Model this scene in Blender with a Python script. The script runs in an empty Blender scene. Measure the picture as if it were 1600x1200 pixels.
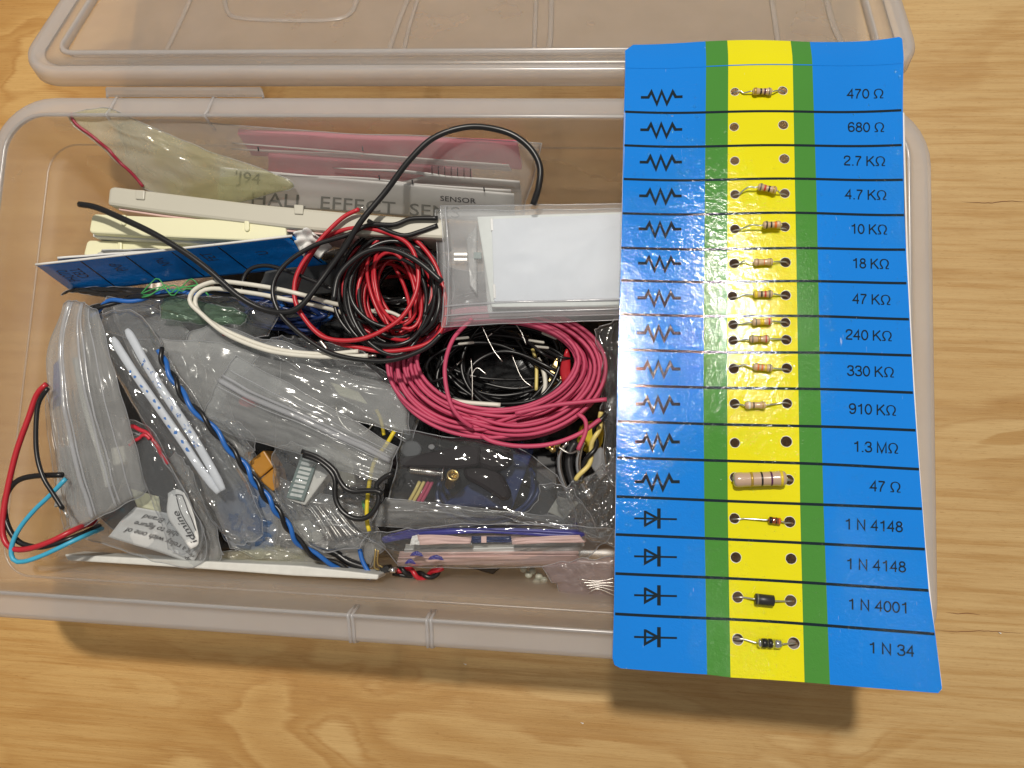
import bpy, bmesh, math, random
import numpy as np
from mathutils import Vector, Matrix, noise
from mathutils.geometry import delaunay_2d_cdt
random.seed(7)
SC = bpy.context.scene; COL = SC.collection

# ------------------------------------------------------------------ camera, light, exposure
rv = Vector((0.11255715170521118, 0.09162380533255816, 0.040933676457812734))
RM = Matrix.Rotation(rv.length, 3, rv.normalized())
CAM = Vector((0.057322930214660894, -0.036758599026061836, 0.34598927465314483))
F = 1202.0
cd = bpy.data.cameras.new("camera"); cam = bpy.data.objects.new("camera", cd); COL.objects.link(cam)
cam.matrix_world = Matrix.Translation(CAM) @ RM.to_4x4()
cd.sensor_width = 36; cd.lens = F / 1600 * 36; cd.clip_start = .01; cd.clip_end = 20
SC.camera = cam
SC.view_settings.view_transform = 'Standard'; SC.view_settings.look = 'None'
SC.view_settings.exposure = 0.0; SC.view_settings.gamma = 1
try:
    SC.cycles.transparent_max_bounces = 40; SC.cycles.max_bounces = 12
    SC.cycles.sample_clamp_indirect = 4; SC.cycles.use_denoising = True
    SC.cycles.caustics_reflective = False
except Exception: pass
w = bpy.data.worlds.new("World"); SC.world = w; w.use_nodes = True
bg = w.node_tree.nodes['Background']; bg.inputs[0].default_value = (1.0, .955, .90, 1); bg.inputs[1].default_value = .27

def lamp(name, pos, target, size, energy, color):
    ld = bpy.data.lights.new(name, 'AREA'); ld.shape = 'DISK'; ld.size = size; ld.energy = energy; ld.color = color
    o = bpy.data.objects.new(name, ld); COL.objects.link(o); o.location = pos
    o.rotation_euler = (Vector(target) - Vector(pos)).to_track_quat('-Z', 'Y').to_euler()
lamp("ceiling_lamp", (0.02, .47, 1.45), (0.02, 0, 0), .08, 17.5, (1, .93, .83))

def P(px, py, z):
    d = RM @ Vector(((px - 800) / F, (600 - py) / F, -1))
    return CAM + d * ((z - CAM.z) / d.z)

# card plane (a rectangle leaning on both long rims of the tub)
S_ = .906
CC = [Vector(v) for v in ((.0682, .1229, .0752), (.166, .1234, .0757), (.1671, -.0974, .0927), (.0693, -.0979, .0921))]
CC = [CAM + (v - CAM) * (S_ / .94) for v in CC]
CO = CC[3]; CX = (CC[2] - CC[3]).normalized(); CN = (CC[2] - CC[3]).cross(CC[0] - CC[3]).normalized(); CY = CN.cross(CX)
CW = (CC[2] - CC[3]).length; CL = (CC[0] - CC[3]).length
def K(px, py):
    d = RM @ Vector(((px - 800) / F, (600 - py) / F, -1))
    t = (CO - CAM).dot(CN) / d.dot(CN); q = CAM + d * t - CO
    return q.dot(CX), q.dot(CY)
def bow(u, v):
    a = u / CW; b = v / CL
    h = .0012 * math.sin(math.pi * a) * (0.6 + .4 * math.sin(math.pi * b))
    h += .0035 * max(0, (a + (1 - b) - 1.62) / .38) ** 2 if a + (1 - b) > 1.62 else 0
    h += .0016 * max(0, (a + b - 1.86) / .14) ** 2 if a + b > 1.86 else 0
    h -= .0022 * max(0, (b - .958) / .042) ** 1.2 if b > .958 else 0
    h += .0008 * math.sin(9 * a + 4 * b)
    return h
def KW(u, v, h=0): return CO + CX * u + CY * v + CN * (bow(u, v) + h)
def mirror_dir(px, py):
    d = (RM @ Vector(((px - 800) / F, (600 - py) / F, -1))).normalized()
    return d - 2 * d.dot(CN) * CN, KW(*K(px, py))
for (px, py, e, s) in ((1240, 470, .35, .03), (885, 510, .60, .05), (1410, 985, .28, .04)):  # added lamps, placed so their mirrored glare lands on the card
    md, pt = mirror_dir(px, py)
    pos = pt + md * 1.15
    lamp("glare_lamp", pos, pt, s, e, (1, .95, .88))

# ------------------------------------------------------------------ materials
def nt(name):
    m = bpy.data.materials.new(name); m.use_nodes = True; t = m.node_tree; t.nodes.clear()
    out = t.nodes.new('ShaderNodeOutputMaterial'); return m, t, out
def N(t, ty, **k):
    n = t.nodes.new(ty)
    for a, b in k.items():
        if a.startswith('i_'): n.inputs[a[2:].replace('_', ' ')].default_value = b
        else: setattr(n, a, b)
    return n
def c4(c): return (c[0], c[1], c[2], 1)
def solid(name, col, rough=.5, metal=0, var=.12, scale=300, bump=.0, bscale=900, coat=0, spec=.5, trans=0):
    m, t, out = nt(name)
    b = N(t, 'ShaderNodeBsdfPrincipled'); b.inputs['Roughness'].default_value = rough; b.inputs['Metallic'].default_value = metal
    b.inputs['Specular IOR Level'].default_value = spec; b.inputs['Coat Weight'].default_value = coat; b.inputs['Coat Roughness'].default_value = .08
    tc = N(t, 'ShaderNodeTexCoord'); nz = N(t, 'ShaderNodeTexNoise'); nz.inputs['Scale'].default_value = scale; nz.inputs['Detail'].default_value = 4
    t.links.new(tc.outputs['Object'], nz.inputs['Vector'])
    mx = N(t, 'ShaderNodeMix', data_type='RGBA'); mx.inputs[6].default_value = c4([x * (1 - var) for x in col]); mx.inputs[7].default_value = c4([min(1, x * (1 + var)) for x in col])
    t.links.new(nz.outputs['Fac'], mx.inputs[0]); t.links.new(mx.outputs[2], b.inputs['Base Color'])
    if bump:
        n2 = N(t, 'ShaderNodeTexNoise'); n2.inputs['Scale'].default_value = bscale; n2.inputs['Detail'].default_value = 2
        t.links.new(tc.outputs['Object'], n2.inputs['Vector'])
        bp = N(t, 'ShaderNodeBump'); bp.inputs['Strength'].default_value = bump; bp.inputs['Distance'].default_value = .0002
        t.links.new(n2.outputs['Fac'], bp.inputs['Height']); t.links.new(bp.outputs[0], b.inputs['Normal'])
    if trans: b.inputs['Transmission Weight'].default_value = trans
    t.links.new(b.outputs[0], out.inputs[0]); return m
def film(name, milk=.12, mcol=(.6, .62, .63), tint=(.93, .94, .95), rough=.1, edge=.5, bump=.16, bs=70, base_g=.05, stretch=(1, 1, 1), stain=None, crease=0):
    m, t, out = nt(name)
    tc = N(t, 'ShaderNodeTexCoord'); mp = N(t, 'ShaderNodeMapping'); mp.inputs['Scale'].default_value = stretch
    t.links.new(tc.outputs['Object'], mp.inputs[0])
    nz = N(t, 'ShaderNodeTexNoise'); nz.inputs['Scale'].default_value = bs; nz.inputs['Detail'].default_value = 5; nz.inputs['Distortion'].default_value = 1.2
    t.links.new(mp.outputs[0], nz.inputs['Vector'])
    bp = N(t, 'ShaderNodeBump'); bp.inputs['Strength'].default_value = bump; bp.inputs['Distance'].default_value = .002
    t.links.new(nz.outputs['Fac'], bp.inputs['Height'])
    if crease:
        dn = N(t, 'ShaderNodeTexNoise'); dn.inputs['Scale'].default_value = 60; dn.inputs['Detail'].default_value = 3; t.links.new(mp.outputs[0], dn.inputs['Vector'])
        dm_ = N(t, 'ShaderNodeVectorMath', operation='MULTIPLY_ADD'); t.links.new(dn.outputs['Color'], dm_.inputs[0]); dm_.inputs[1].default_value = (.012, .012, .012); t.links.new(mp.outputs[0], dm_.inputs[2])
        prev = bp
        for sc_, st_ in ((32, crease * 1.4), (85, crease * .5)):
            vo = N(t, 'ShaderNodeTexVoronoi', feature='F1'); vo.inputs['Scale'].default_value = sc_; t.links.new(dm_.outputs[0], vo.inputs['Vector'])
            b2 = N(t, 'ShaderNodeBump'); b2.inputs['Strength'].default_value = st_; b2.inputs['Distance'].default_value = .004; t.links.new(vo.outputs['Distance'], b2.inputs['Height']); t.links.new(prev.outputs[0], b2.inputs['Normal']); prev = b2
        bp = prev
    lw = N(t, 'ShaderNodeLayerWeight'); lw.inputs['Blend'].default_value = .35; t.links.new(bp.outputs[0], lw.inputs['Normal'])
    pw = N(t, 'ShaderNodeMath', operation='POWER'); t.links.new(lw.outputs['Facing'], pw.inputs[0]); pw.inputs[1].default_value = 2.2
    ma = N(t, 'ShaderNodeMath', operation='MULTIPLY_ADD'); t.links.new(pw.outputs[0], ma.inputs[0]); ma.inputs[1].default_value = edge; ma.inputs[2].default_value = base_g
    tr = N(t, 'ShaderNodeBsdfTransparent'); tr.inputs[0].default_value = c4(tint)
    gl = N(t, 'ShaderNodeBsdfGlossy'); gl.inputs['Roughness'].default_value = rough; gl.inputs[0].default_value = (1, 1, 1, 1); t.links.new(bp.outputs[0], gl.inputs['Normal'])
    m1 = N(t, 'ShaderNodeMixShader'); t.links.new(ma.outputs[0], m1.inputs[0]); t.links.new(tr.outputs[0], m1.inputs[1]); t.links.new(gl.outputs[0], m1.inputs[2])
    df = N(t, 'ShaderNodeBsdfDiffuse'); tl = N(t, 'ShaderNodeBsdfTranslucent')
    for x in (df, tl): x.inputs[0].default_value = c4(mcol)
    if stain:
        n3 = N(t, 'ShaderNodeTexNoise'); n3.inputs['Scale'].default_value = 45; t.links.new(tc.outputs['Object'], n3.inputs['Vector'])
        rr = N(t, 'ShaderNodeMapRange'); rr.inputs[1].default_value = .42; rr.inputs[2].default_value = .62; t.links.new(n3.outputs['Fac'], rr.inputs[0])
        mx = N(t, 'ShaderNodeMix', data_type='RGBA'); mx.inputs[6].default_value = c4(mcol); mx.inputs[7].default_value = c4(stain)
        t.links.new(rr.outputs[0], mx.inputs[0]); t.links.new(mx.outputs[2], df.inputs[0]); t.links.new(mx.outputs[2], tl.inputs[0])
    dm = N(t, 'ShaderNodeMixShader'); dm.inputs[0].default_value = .4; t.links.new(df.outputs[0], dm.inputs[1]); t.links.new(tl.outputs[0], dm.inputs[2])
    mf = N(t, 'ShaderNodeMath', operation='MULTIPLY_ADD'); t.links.new(nz.outputs['Fac'], mf.inputs[0]); mf.inputs[1].default_value = milk; mf.inputs[2].default_value = milk * .5
    m2 = N(t, 'ShaderNodeMixShader'); t.links.new(mf.outputs[0], m2.inputs[0]); t.links.new(m1.outputs[0], m2.inputs[1]); t.links.new(dm.outputs[0], m2.inputs[2])
    t.links.new(m2.outputs[0], out.inputs[0]); return m
def translu(name, col):
    m, t, out = nt(name)
    tc = N(t, 'ShaderNodeTexCoord'); nz = N(t, 'ShaderNodeTexNoise'); nz.inputs['Scale'].default_value = 55; nz.inputs['Detail'].default_value = 3; t.links.new(tc.outputs['Object'], nz.inputs['Vector'])
    mx = N(t, 'ShaderNodeMix', data_type='RGBA'); mx.inputs[6].default_value = c4(col); mx.inputs[7].default_value = c4([min(1, c * .75 + .2) for c in col]); t.links.new(nz.outputs['Fac'], mx.inputs[0])
    df = N(t, 'ShaderNodeBsdfDiffuse'); tl = N(t, 'ShaderNodeBsdfTranslucent'); a = N(t, 'ShaderNodeMixShader'); a.inputs[0].default_value = .55
    for x in (df, tl): t.links.new(mx.outputs[2], x.inputs[0])
    t.links.new(df.outputs[0], a.inputs[1]); t.links.new(tl.outputs[0], a.inputs[2]); t.links.new(a.outputs[0], out.inputs[0]); return m
def frosted(name, clear=.42, col=(.80, .70, .62), rough=.28):
    m, t, out = nt(name)
    tc = N(t, 'ShaderNodeTexCoord'); nz = N(t, 'ShaderNodeTexNoise'); nz.inputs['Scale'].default_value = 40; nz.inputs['Detail'].default_value = 5
    t.links.new(tc.outputs['Object'], nz.inputs['Vector'])
    tr = N(t, 'ShaderNodeBsdfTransparent'); tr.inputs[0].default_value = (.97, .95, .93, 1)
    rf = N(t, 'ShaderNodeBsdfRefraction'); rf.inputs['Roughness'].default_value = .25; rf.inputs['IOR'].default_value = 1.12
    df = N(t, 'ShaderNodeBsdfDiffuse'); tl = N(t, 'ShaderNodeBsdfTranslucent'); df.inputs[0].default_value = c4(col); tl.inputs[0].default_value = c4(col)
    dm = N(t, 'ShaderNodeMixShader'); dm.inputs[0].default_value = .5; t.links.new(df.outputs[0], dm.inputs[1]); t.links.new(tl.outputs[0], dm.inputs[2])
    a = N(t, 'ShaderNodeMixShader'); a.inputs[0].default_value = .35; t.links.new(tr.outputs[0], a.inputs[1]); t.links.new(rf.outputs[0], a.inputs[2])
    mr = N(t, 'ShaderNodeMapRange'); mr.inputs[3].default_value = 1 - clear - .05; mr.inputs[4].default_value = 1 - clear + .05; t.links.new(nz.outputs['Fac'], mr.inputs[0])
    b = N(t, 'ShaderNodeMixShader'); t.links.new(mr.outputs[0], b.inputs[0]); t.links.new(a.outputs[0], b.inputs[1]); t.links.new(dm.outputs[0], b.inputs[2])
    gl = N(t, 'ShaderNodeBsdfGlossy'); gl.inputs['Roughness'].default_value = rough
    lw = N(t, 'ShaderNodeLayerWeight'); lw.inputs['Blend'].default_value = .5
    pw = N(t, 'ShaderNodeMath', operation='POWER'); t.links.new(lw.outputs['Facing'], pw.inputs[0]); pw.inputs[1].default_value = 4
    fr = N(t, 'ShaderNodeMath', operation='MULTIPLY_ADD'); t.links.new(pw.outputs[0], fr.inputs[0]); fr.inputs[1].default_value = .4; fr.inputs[2].default_value = .05
    c = N(t, 'ShaderNodeMixShader'); t.links.new(fr.outputs[0], c.inputs[0]); t.links.new(b.outputs[0], c.inputs[1]); t.links.new(gl.outputs[0], c.inputs[2])
    t.links.new(c.outputs[0], out.inputs[0]); return m
def print_mat(name, col, spark=1.0):
    m, t, out = nt(name)
    b = N(t, 'ShaderNodeBsdfPrincipled'); b.inputs['Base Color'].default_value = c4(col); b.inputs['Roughness'].default_value = .7
    b.inputs['Coat Weight'].default_value = .9; b.inputs['Coat Roughness'].default_value = .045; b.inputs['Specular IOR Level'].default_value = .05
    tc = N(t, 'ShaderNodeTexCoord')
    n2 = N(t, 'ShaderNodeTexNoise'); n2.inputs['Scale'].default_value = 1500; n2.inputs['Detail'].default_value = 3; n2.inputs['Roughness'].default_value = .65
    n3 = N(t, 'ShaderNodeTexNoise'); n3.inputs['Scale'].default_value = 420; n3.inputs['Detail'].default_value = 2
    t.links.new(tc.outputs['Object'], n2.inputs['Vector']); t.links.new(tc.outputs['Object'], n3.inputs['Vector'])
    ad = N(t, 'ShaderNodeMath', operation='MULTIPLY_ADD'); t.links.new(n3.outputs['Fac'], ad.inputs[0]); ad.inputs[1].default_value = 2.0; t.links.new(n2.outputs['Fac'], ad.inputs[2])
    bp = N(t, 'ShaderNodeBump'); bp.inputs['Strength'].default_value = .5 * spark; bp.inputs['Distance'].default_value = .00013
    t.links.new(ad.outputs[0], bp.inputs['Height']); t.links.new(bp.outputs[0], b.inputs['Coat Normal']); t.links.new(bp.outputs[0], b.inputs['Normal'])
    n4 = N(t, 'ShaderNodeTexNoise'); n4.inputs['Scale'].default_value = 30; t.links.new(tc.outputs['Object'], n4.inputs['Vector'])
    mx = N(t, 'ShaderNodeMix', data_type='RGBA'); mx.inputs[6].default_value = c4([x * .93 for x in col]); mx.inputs[7].default_value = c4([min(1, x * 1.07) for x in col])
    t.links.new(n4.outputs['Fac'], mx.inputs[0]); t.links.new(mx.outputs[2], b.inputs['Base Color'])
    # rubbed specks and faint scratches in the printed layer
    mp = N(t, 'ShaderNodeMapping'); mp.inputs['Scale'].default_value = (1, .18, 1); mp.inputs['Rotation'].default_value = (0, 0, .6); t.links.new(tc.outputs['Object'], mp.inputs[0])
    n5 = N(t, 'ShaderNodeTexNoise'); n5.inputs['Scale'].default_value = 900; n5.inputs['Detail'].default_value = 2; t.links.new(mp.outputs[0], n5.inputs['Vector'])
    r5 = N(t, 'ShaderNodeMapRange'); r5.inputs[1].default_value = .755; r5.inputs[2].default_value = .83; r5.inputs[4].default_value = .4; t.links.new(n5.outputs['Fac'], r5.inputs[0])
    m5 = N(t, 'ShaderNodeMix', data_type='RGBA'); t.links.new(r5.outputs[0], m5.inputs[0]); t.links.new(mx.outputs[2], m5.inputs[6]); m5.inputs[7].default_value = (.75, .78, .8, 1)
    t.links.new(m5.outputs[2], b.inputs['Base Color'])
    r6 = N(t, 'ShaderNodeMapRange'); r6.inputs[1].default_value = .35; r6.inputs[2].default_value = .7; r6.inputs[3].default_value = .03; r6.inputs[4].default_value = .10; t.links.new(n4.outputs['Fac'], r6.inputs[0]); t.links.new(r6.outputs[0], b.inputs['Coat Roughness'])
    t.links.new(b.outputs[0], out.inputs[0]); return m

def wood():
    m, t, out = nt('plywood')
    b = N(t, 'ShaderNodeBsdfPrincipled'); b.inputs['Roughness'].default_value = .5; b.inputs['Specular IOR Level'].default_value = .35
    tc = N(t, 'ShaderNodeTexCoord')
    def noise_(sx, sy, scale, detail=4, dist=0, rough=.5, off=0):
        mp = N(t, 'ShaderNodeMapping'); mp.inputs['Rotation'].default_value = (0, 0, .035); mp.inputs['Scale'].default_value = (sx, sy, 1); mp.inputs['Location'].default_value = (off, off * .7, 0)
        t.links.new(tc.outputs['Object'], mp.inputs[0])
        n = N(t, 'ShaderNodeTexNoise'); n.inputs['Scale'].default_value = scale; n.inputs['Detail'].default_value = detail; n.inputs['Distortion'].default_value = dist; n.inputs['Roughness'].default_value = rough
        t.links.new(mp.outputs[0], n.inputs['Vector']); return n.outputs['Fac']
    def ramp(src, stops, interp='LINEAR'):
        r = N(t, 'ShaderNodeValToRGB'); r.color_ramp.interpolation = interp
        e = r.color_ramp.elements
        while len(e) < len(stops): e.new(.5)
        for q, (p, c) in zip(e, stops): q.position = p; q.color = c4(c)
        t.links.new(src, r.inputs[0]); return r.outputs[0]
    def mix(f, a, b_, mode='MIX'):
        x = N(t, 'ShaderNodeMix', data_type='RGBA', blend_type=mode)
        for i, v in ((0, f), (6, a), (7, b_)):
            if isinstance(v, (int, float)): x.inputs[i].default_value = v
            elif isinstance(v, tuple): x.inputs[i].default_value = v
            else: t.links.new(v, x.inputs[i])
        return x.outputs[2]
    # flame figure: terraces of a stretched low-frequency field
    fig = noise_(1.0, 2.3, 9.5, 3, .35, .45, 3.1)
    A = (.60, .385, .165); B = (.47, .262, .088); Cc = (.64, .43, .20); D_ = (.45, .245, .082)
    rg_ = noise_(1.5, 60, 20, 4, .0, .6, 7.7)
    fa = N(t, 'ShaderNodeMath', operation='MULTIPLY_ADD'); t.links.new(rg_, fa.inputs[0]); fa.inputs[1].default_value = .05; t.links.new(fig, fa.inputs[2])
    fs_ = N(t, 'ShaderNodeMath', operation='SUBTRACT'); t.links.new(fa.outputs[0], fs_.inputs[0]); fs_.inputs[1].default_value = .025; fig = fs_.outputs[0]
    terr = ramp(fig, [(0, B), (.36, (.50, .29, .105)), (.44, A), (.465, D_), (.485, B), (.525, (.53, .32, .125)), (.54, D_), (.565, Cc), (.64, Cc), (.655, B), (1, A)])
    st = noise_(1.0, 26, 14, 6, .2, .62, .4)
    base = ramp(st, [(0, (.42, .235, .08)), (.38, (.52, .305, .115)), (.5, (.60, .385, .17)), (.62, (.64, .425, .195)), (1, (.68, .47, .23))])
    msk = noise_(1, 1.6, 5.5, 2, 0, .5, 8.2)
    mm = ramp(msk, [(0, (0, 0, 0)), (.44, (.12, .12, .12)), (.56, (.8, .8, .8)), (1, (.9, .9, .9))])
    col = mix(mm, base, terr)
    fg = noise_(2, 95, 26, 5, .1, .7, 1.3)
    fine = ramp(fg, [(0, (.70, .62, .52)), (.36, (.91, .88, .84)), (.5, (1.0, 1.0, 1.0)), (.66, (1.05, 1.05, 1.04)), (1, (1.14, 1.13, 1.12))])
    col = mix(1.0, col, fine, 'MULTIPLY')
    pr = noise_(7, 130, 40, 3, 0, .5, 5.5)
    pores = ramp(pr, [(0, (.55, .42, .3)), (.31, (.70, .60, .48)), (.38, (1, 1, 1)), (1, (1, 1, 1))])
    col = mix(.7, col, pores, 'MULTIPLY')
    # redder veneer towards the left, paler to the right
    sep = N(t, 'ShaderNodeSeparateXYZ'); t.links.new(tc.outputs['Object'], sep.inputs[0])
    mr = N(t, 'ShaderNodeMapRange'); mr.inputs[1].default_value = -.22; mr.inputs[2].default_value = .24; t.links.new(sep.outputs[0], mr.inputs[0])
    tint = ramp(mr.outputs[0], [(0, (1.07, .96, .76)), (.6, (1.0, 1.0, 1.0)), (1, (.98, .99, 1.0))])
    col = mix(1.0, col, tint, 'MULTIPLY')
    col = mix(1.0, col, (.87, .88, .84, 1), 'MULTIPLY')
    t.links.new(col, b.inputs['Base Color'])
    bp = N(t, 'ShaderNodeBump'); bp.inputs['Strength'].default_value = .25; bp.inputs['Distance'].default_value = .0006
    t.links.new(fg, bp.inputs['Height']); t.links.new(bp.outputs[0], b.inputs['Normal'])
    t.links.new(b.outputs[0], out.inputs[0]); return m

M = dict(
 wood=wood(), tub=frosted('frosted_tub', .78, (.90, .86, .82)), rim=frosted('frosted_rim', .60, (.92, .92, .94), .2), lid=frosted('frosted_lid', .77, (.88, .87, .86)),
 cblue=print_mat('card_blue', (.003, .20, .70)), cgreen=print_mat('card_green', (.06, .24, .035), .9), cyellow=print_mat('card_yellow', (.74, .68, .004), .9),
 ink=print_mat('black_ink', (.004, .014, .022), .9), inkb=solid('dark_print', (.03, .03, .035), .6),
 board=solid('white_paperboard', (.72, .71, .68), .7), paper=solid('white_paper', (.76, .76, .74), .75, var=.04), inkg=solid('faded_print', (.20, .20, .19), .7), paperg=solid('grey_white_paper', (.56, .56, .53), .75, var=.05),
 pink=translu('pink_foam', (.88, .22, .34)), sheetw=translu('lit_white_paper', (.86, .85, .83)), pinkpale=solid('pale_pink_paper', (.72, .50, .46), .7, var=.12, scale=50),
 cream=solid('cream_plastic', (.80, .78, .53), .38, var=.04, scale=50), ivory=solid('ivory_plastic', (.52, .50, .42), .4, var=.06, scale=50),
 red=solid('red_pvc', (.48, .018, .03), .36), rose=solid('rose_pvc', (.51, .058, .13), .55, var=.18, scale=120), black=solid('black_pvc', (.010, .010, .011), .32), blue=solid('blue_pvc', (.02, .13, .46), .35),
 navy=solid('dark_blue_pvc', (.008, .025, .11), .35), cyan=solid('light_blue_pvc', (.05, .38, .58), .38), white=solid('white_pvc', (.70, .68, .60), .42), yellow=solid('yellow_pvc', (.72, .56, .03), .4),
 paley=solid('pale_yellow_pvc', (.74, .60, .20), .4), green=solid('green_thread', (.05, .33, .09), .5), metal=solid('tinned_metal', (.66, .64, .60), .28, 1), chrome=solid('chrome', (.75, .75, .75), .12, 1),
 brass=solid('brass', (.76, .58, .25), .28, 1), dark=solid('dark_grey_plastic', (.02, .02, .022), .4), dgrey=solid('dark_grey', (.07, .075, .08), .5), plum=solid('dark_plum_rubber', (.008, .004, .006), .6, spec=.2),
 grey=solid('slate_grey_plastic', (.16, .22, .21), .5), segw=solid('white_segment', (.66, .70, .68), .6), housing=solid('white_housing', (.66, .66, .62), .5), amber=solid('amber_plastic', (.42, .19, .02), .3, coat=.5),
 tan=solid('tan_resin', (.55, .38, .22), .35, coat=.7, var=.05), beige=solid('beige_resin', (.50, .35, .25), .28, coat=.9, var=.04), tanb=solid('tan_board', (.45, .30, .13), .6),
 b_black=solid('band_black', (.01, .01, .01), .3), b_brown=solid('band_brown', (.13, .03, .015), .3), b_red=solid('band_red', (.5, .03, .02), .3), b_orange=solid('band_orange', (.70, .16, .02), .3),
 b_yellow=solid('band_yellow', (.75, .55, .03), .3), b_gold=solid('band_gold', (.50, .33, .06), .3, .4), b_violet=solid('band_violet', (.08, .015, .07), .3), b_white=solid('band_white', (.75, .72, .66), .3), b_grey=solid('band_dark_grey', (.13, .13, .10), .3),
 glassr=solid('orange_glass', (.45, .10, .03), .08, trans=.5, coat=1), panel=solid('white_diffuser', (.66, .70, .76), .7, var=.02, spec=.1), foam=solid('yellow_foam', (.55, .42, .02), .8, var=.5, scale=500),
 pcb=solid('brown_circuit_board', (.06, .035, .012), .4, var=.5, scale=900), bead=solid('off_white_bead', (.62, .62, .50), .3), shrink=solid('clear_plastic_rod', (.6, .6, .58), .2),
 sleeve=solid('white_sleeve', (.74, .78, .84), .5, bump=.5, bscale=1600, var=.05), bprint=solid('blue_print', (.03, .20, .62), .5), navybag=solid('navy_print', (.03, .03, .28), .3), redline=solid('red_zip', (.52, .02, .04), .4), darkred=solid('maroon_zip', (.30, .01, .035), .4),
 f_clear=film('clear_film', .035, rough=.07, bump=.06, crease=.10), f_haze=film('hazy_film', .17, (.82, .82, .80), (.96, .95, .94), .12, bump=.12, crease=.12), f_tape=film('backing_tape', .7, (.50, .45, .40), (.6, .55, .5), .3, .2, .1), f_grey=film('grey_clear_film', .30, (.68, .69, .69), (.92, .93, .93), .16, bump=.07, crease=.08), f_zip=film('zip_film', .26, (.74, .76, .77), (.94, .95, .95), .12, bump=.07, crease=.07),
 f_yel=film('yellowed_film', .30, (.80, .79, .68), (.96, .96, .88), .16, bump=.1, crease=.25, stain=(.74, .73, .46)), f_disp=film('display_film', .22, (.78, .80, .82), (.95, .96, .97), .4, edge=.35, base_g=.01, bump=.06, bs=50),
 f_dark=film('dark_film', .55, (.05, .052, .055), (.45, .46, .48), .2, .6, .3, 60, .08), f_pink=film('pinkish_film', .26, (.66, .56, .58), (.93, .89, .9), .12), f_crin=film('crinkled_film', .055, rough=.06, edge=.8, crease=.26, bump=.14, bs=60, base_g=.10),
 f_bluef=film('blue_tinted_film', .4, (.10, .24, .55), (.7, .8, .95), .15), zipw=film('zip_ridge', .42, (.72, .74, .78), (.9, .9, .9), .15, .5, .1), gfilm=film('greenish_film', .25, (.30, .46, .33), (.8, .9, .82), .12))

# ------------------------------------------------------------------ mesh helpers
WL = {}
def mesh(name, verts, faces, mat, parent=None, smooth=False, label=None, cat=None, group=None, kind=None, mats=None, mi=None):
    me = bpy.data.meshes.new(name)
    vs = [Vector(v) for v in verts]
    lo = Vector((min(v.x for v in vs), min(v.y for v in vs), min(v.z for v in vs))); hi = Vector((max(v.x for v in vs), max(v.y for v in vs), max(v.z for v in vs)))
    c = Vector(((lo.x + hi.x) / 2, (lo.y + hi.y) / 2, lo.z))
    me.from_pydata([v - c for v in vs], [], faces)
    for x in (mats or [mat]): me.materials.append(M[x] if isinstance(x, str) else x)
    if mi: me.polygons.foreach_set('material_index', mi)
    if smooth: me.polygons.foreach_set('use_smooth', [True] * len(me.polygons))
    me.update()
    o = bpy.data.objects.new(name, me); COL.objects.link(o)
    WL[o] = c
    if parent: o.parent = parent; o.location = c - WL[parent]
    else: o.location = c
    if label: tag(o, label, cat, group)
    if kind: o['kind'] = kind
    return o
def tag(o, label, cat, group=None):
    o['label'] = label
    if cat: o['category'] = cat
    if group: o['group'] = group
def empty(name, loc, label, cat, group=None):
    o = bpy.data.objects.new(name, None); COL.objects.link(o); o.location = loc; o.empty_display_size = .005; WL[o] = Vector(loc); tag(o, label, cat, group); return o
def solidify(o, th, off=-1):
    s = o.modifiers.new('thickness', 'SOLIDIFY'); s.thickness = th; s.offset = off; return o
def bevel(o, w_, n=2):
    b = o.modifiers.new('bevel', 'BEVEL'); b.width = w_; b.segments = n; b.limit_method = 'ANGLE'; return o
def catmull(pts, n):
    pts = [Vector(p) for p in pts]
    if len(pts) == 2: return [pts[0].lerp(pts[1], i / n) for i in range(n + 1)]
    q = [pts[0] * 2 - pts[1]] + pts + [pts[-1] * 2 - pts[-2]]
    seg = [(pts[i + 1] - pts[i]).length for i in range(len(pts) - 1)]; tot = sum(seg) or 1
    out = []; acc = [0]
    for s in seg: acc.append(acc[-1] + s)
    for k in range(n + 1):
        d = tot * k / n; i = 0
        while i < len(seg) - 1 and acc[i + 1] < d: i += 1
        t = (d - acc[i]) / (seg[i] or 1); p0, p1, p2, p3 = q[i:i + 4]
        out.append(.5 * ((2 * p1) + (p2 - p0) * t + (2 * p0 - 5 * p1 + 4 * p2 - p3) * t * t + (3 * p1 - p0 - 3 * p2 + p3) * t ** 3))
    return out
def tube_geo(path, r, ns=8, vs=None, fs=None, flat=1.0):
    vs = [] if vs is None else vs; fs = [] if fs is None else fs; b0 = len(vs)
    n = len(path); up = Vector((0, 0, 1)); prev = None
    for i, p in enumerate(path):
        t = (path[min(i + 1, n - 1)] - path[max(i - 1, 0)])
        t = t.normalized() if t.length > 1e-9 else Vector((1, 0, 0))
        if prev is None: a = t.cross(up); a = a.normalized() if a.length > .05 else t.cross(Vector((1, 0, 0))).normalized()
        else:
            a = prev - t * prev.dot(t); a = a.normalized() if a.length > 1e-6 else t.orthogonal().normalized()
        prev = a; b = t.cross(a); rr = r[i] if isinstance(r, (list, tuple)) else r
        for k in range(ns):
            an = 2 * math.pi * k / ns; vs.append(p + a * (math.cos(an) * rr) + b * (math.sin(an) * rr * flat))
    for i in range(n - 1):
        for k in range(ns):
            k2 = (k + 1) % ns; fs.append((b0 + i * ns + k, b0 + i * ns + k2, b0 + (i + 1) * ns + k2, b0 + (i + 1) * ns + k))
    fs.append(tuple(b0 + k for k in range(ns))[::-1]); fs.append(tuple(b0 + (n - 1) * ns + k for k in range(ns)))
    return vs, fs
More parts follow.
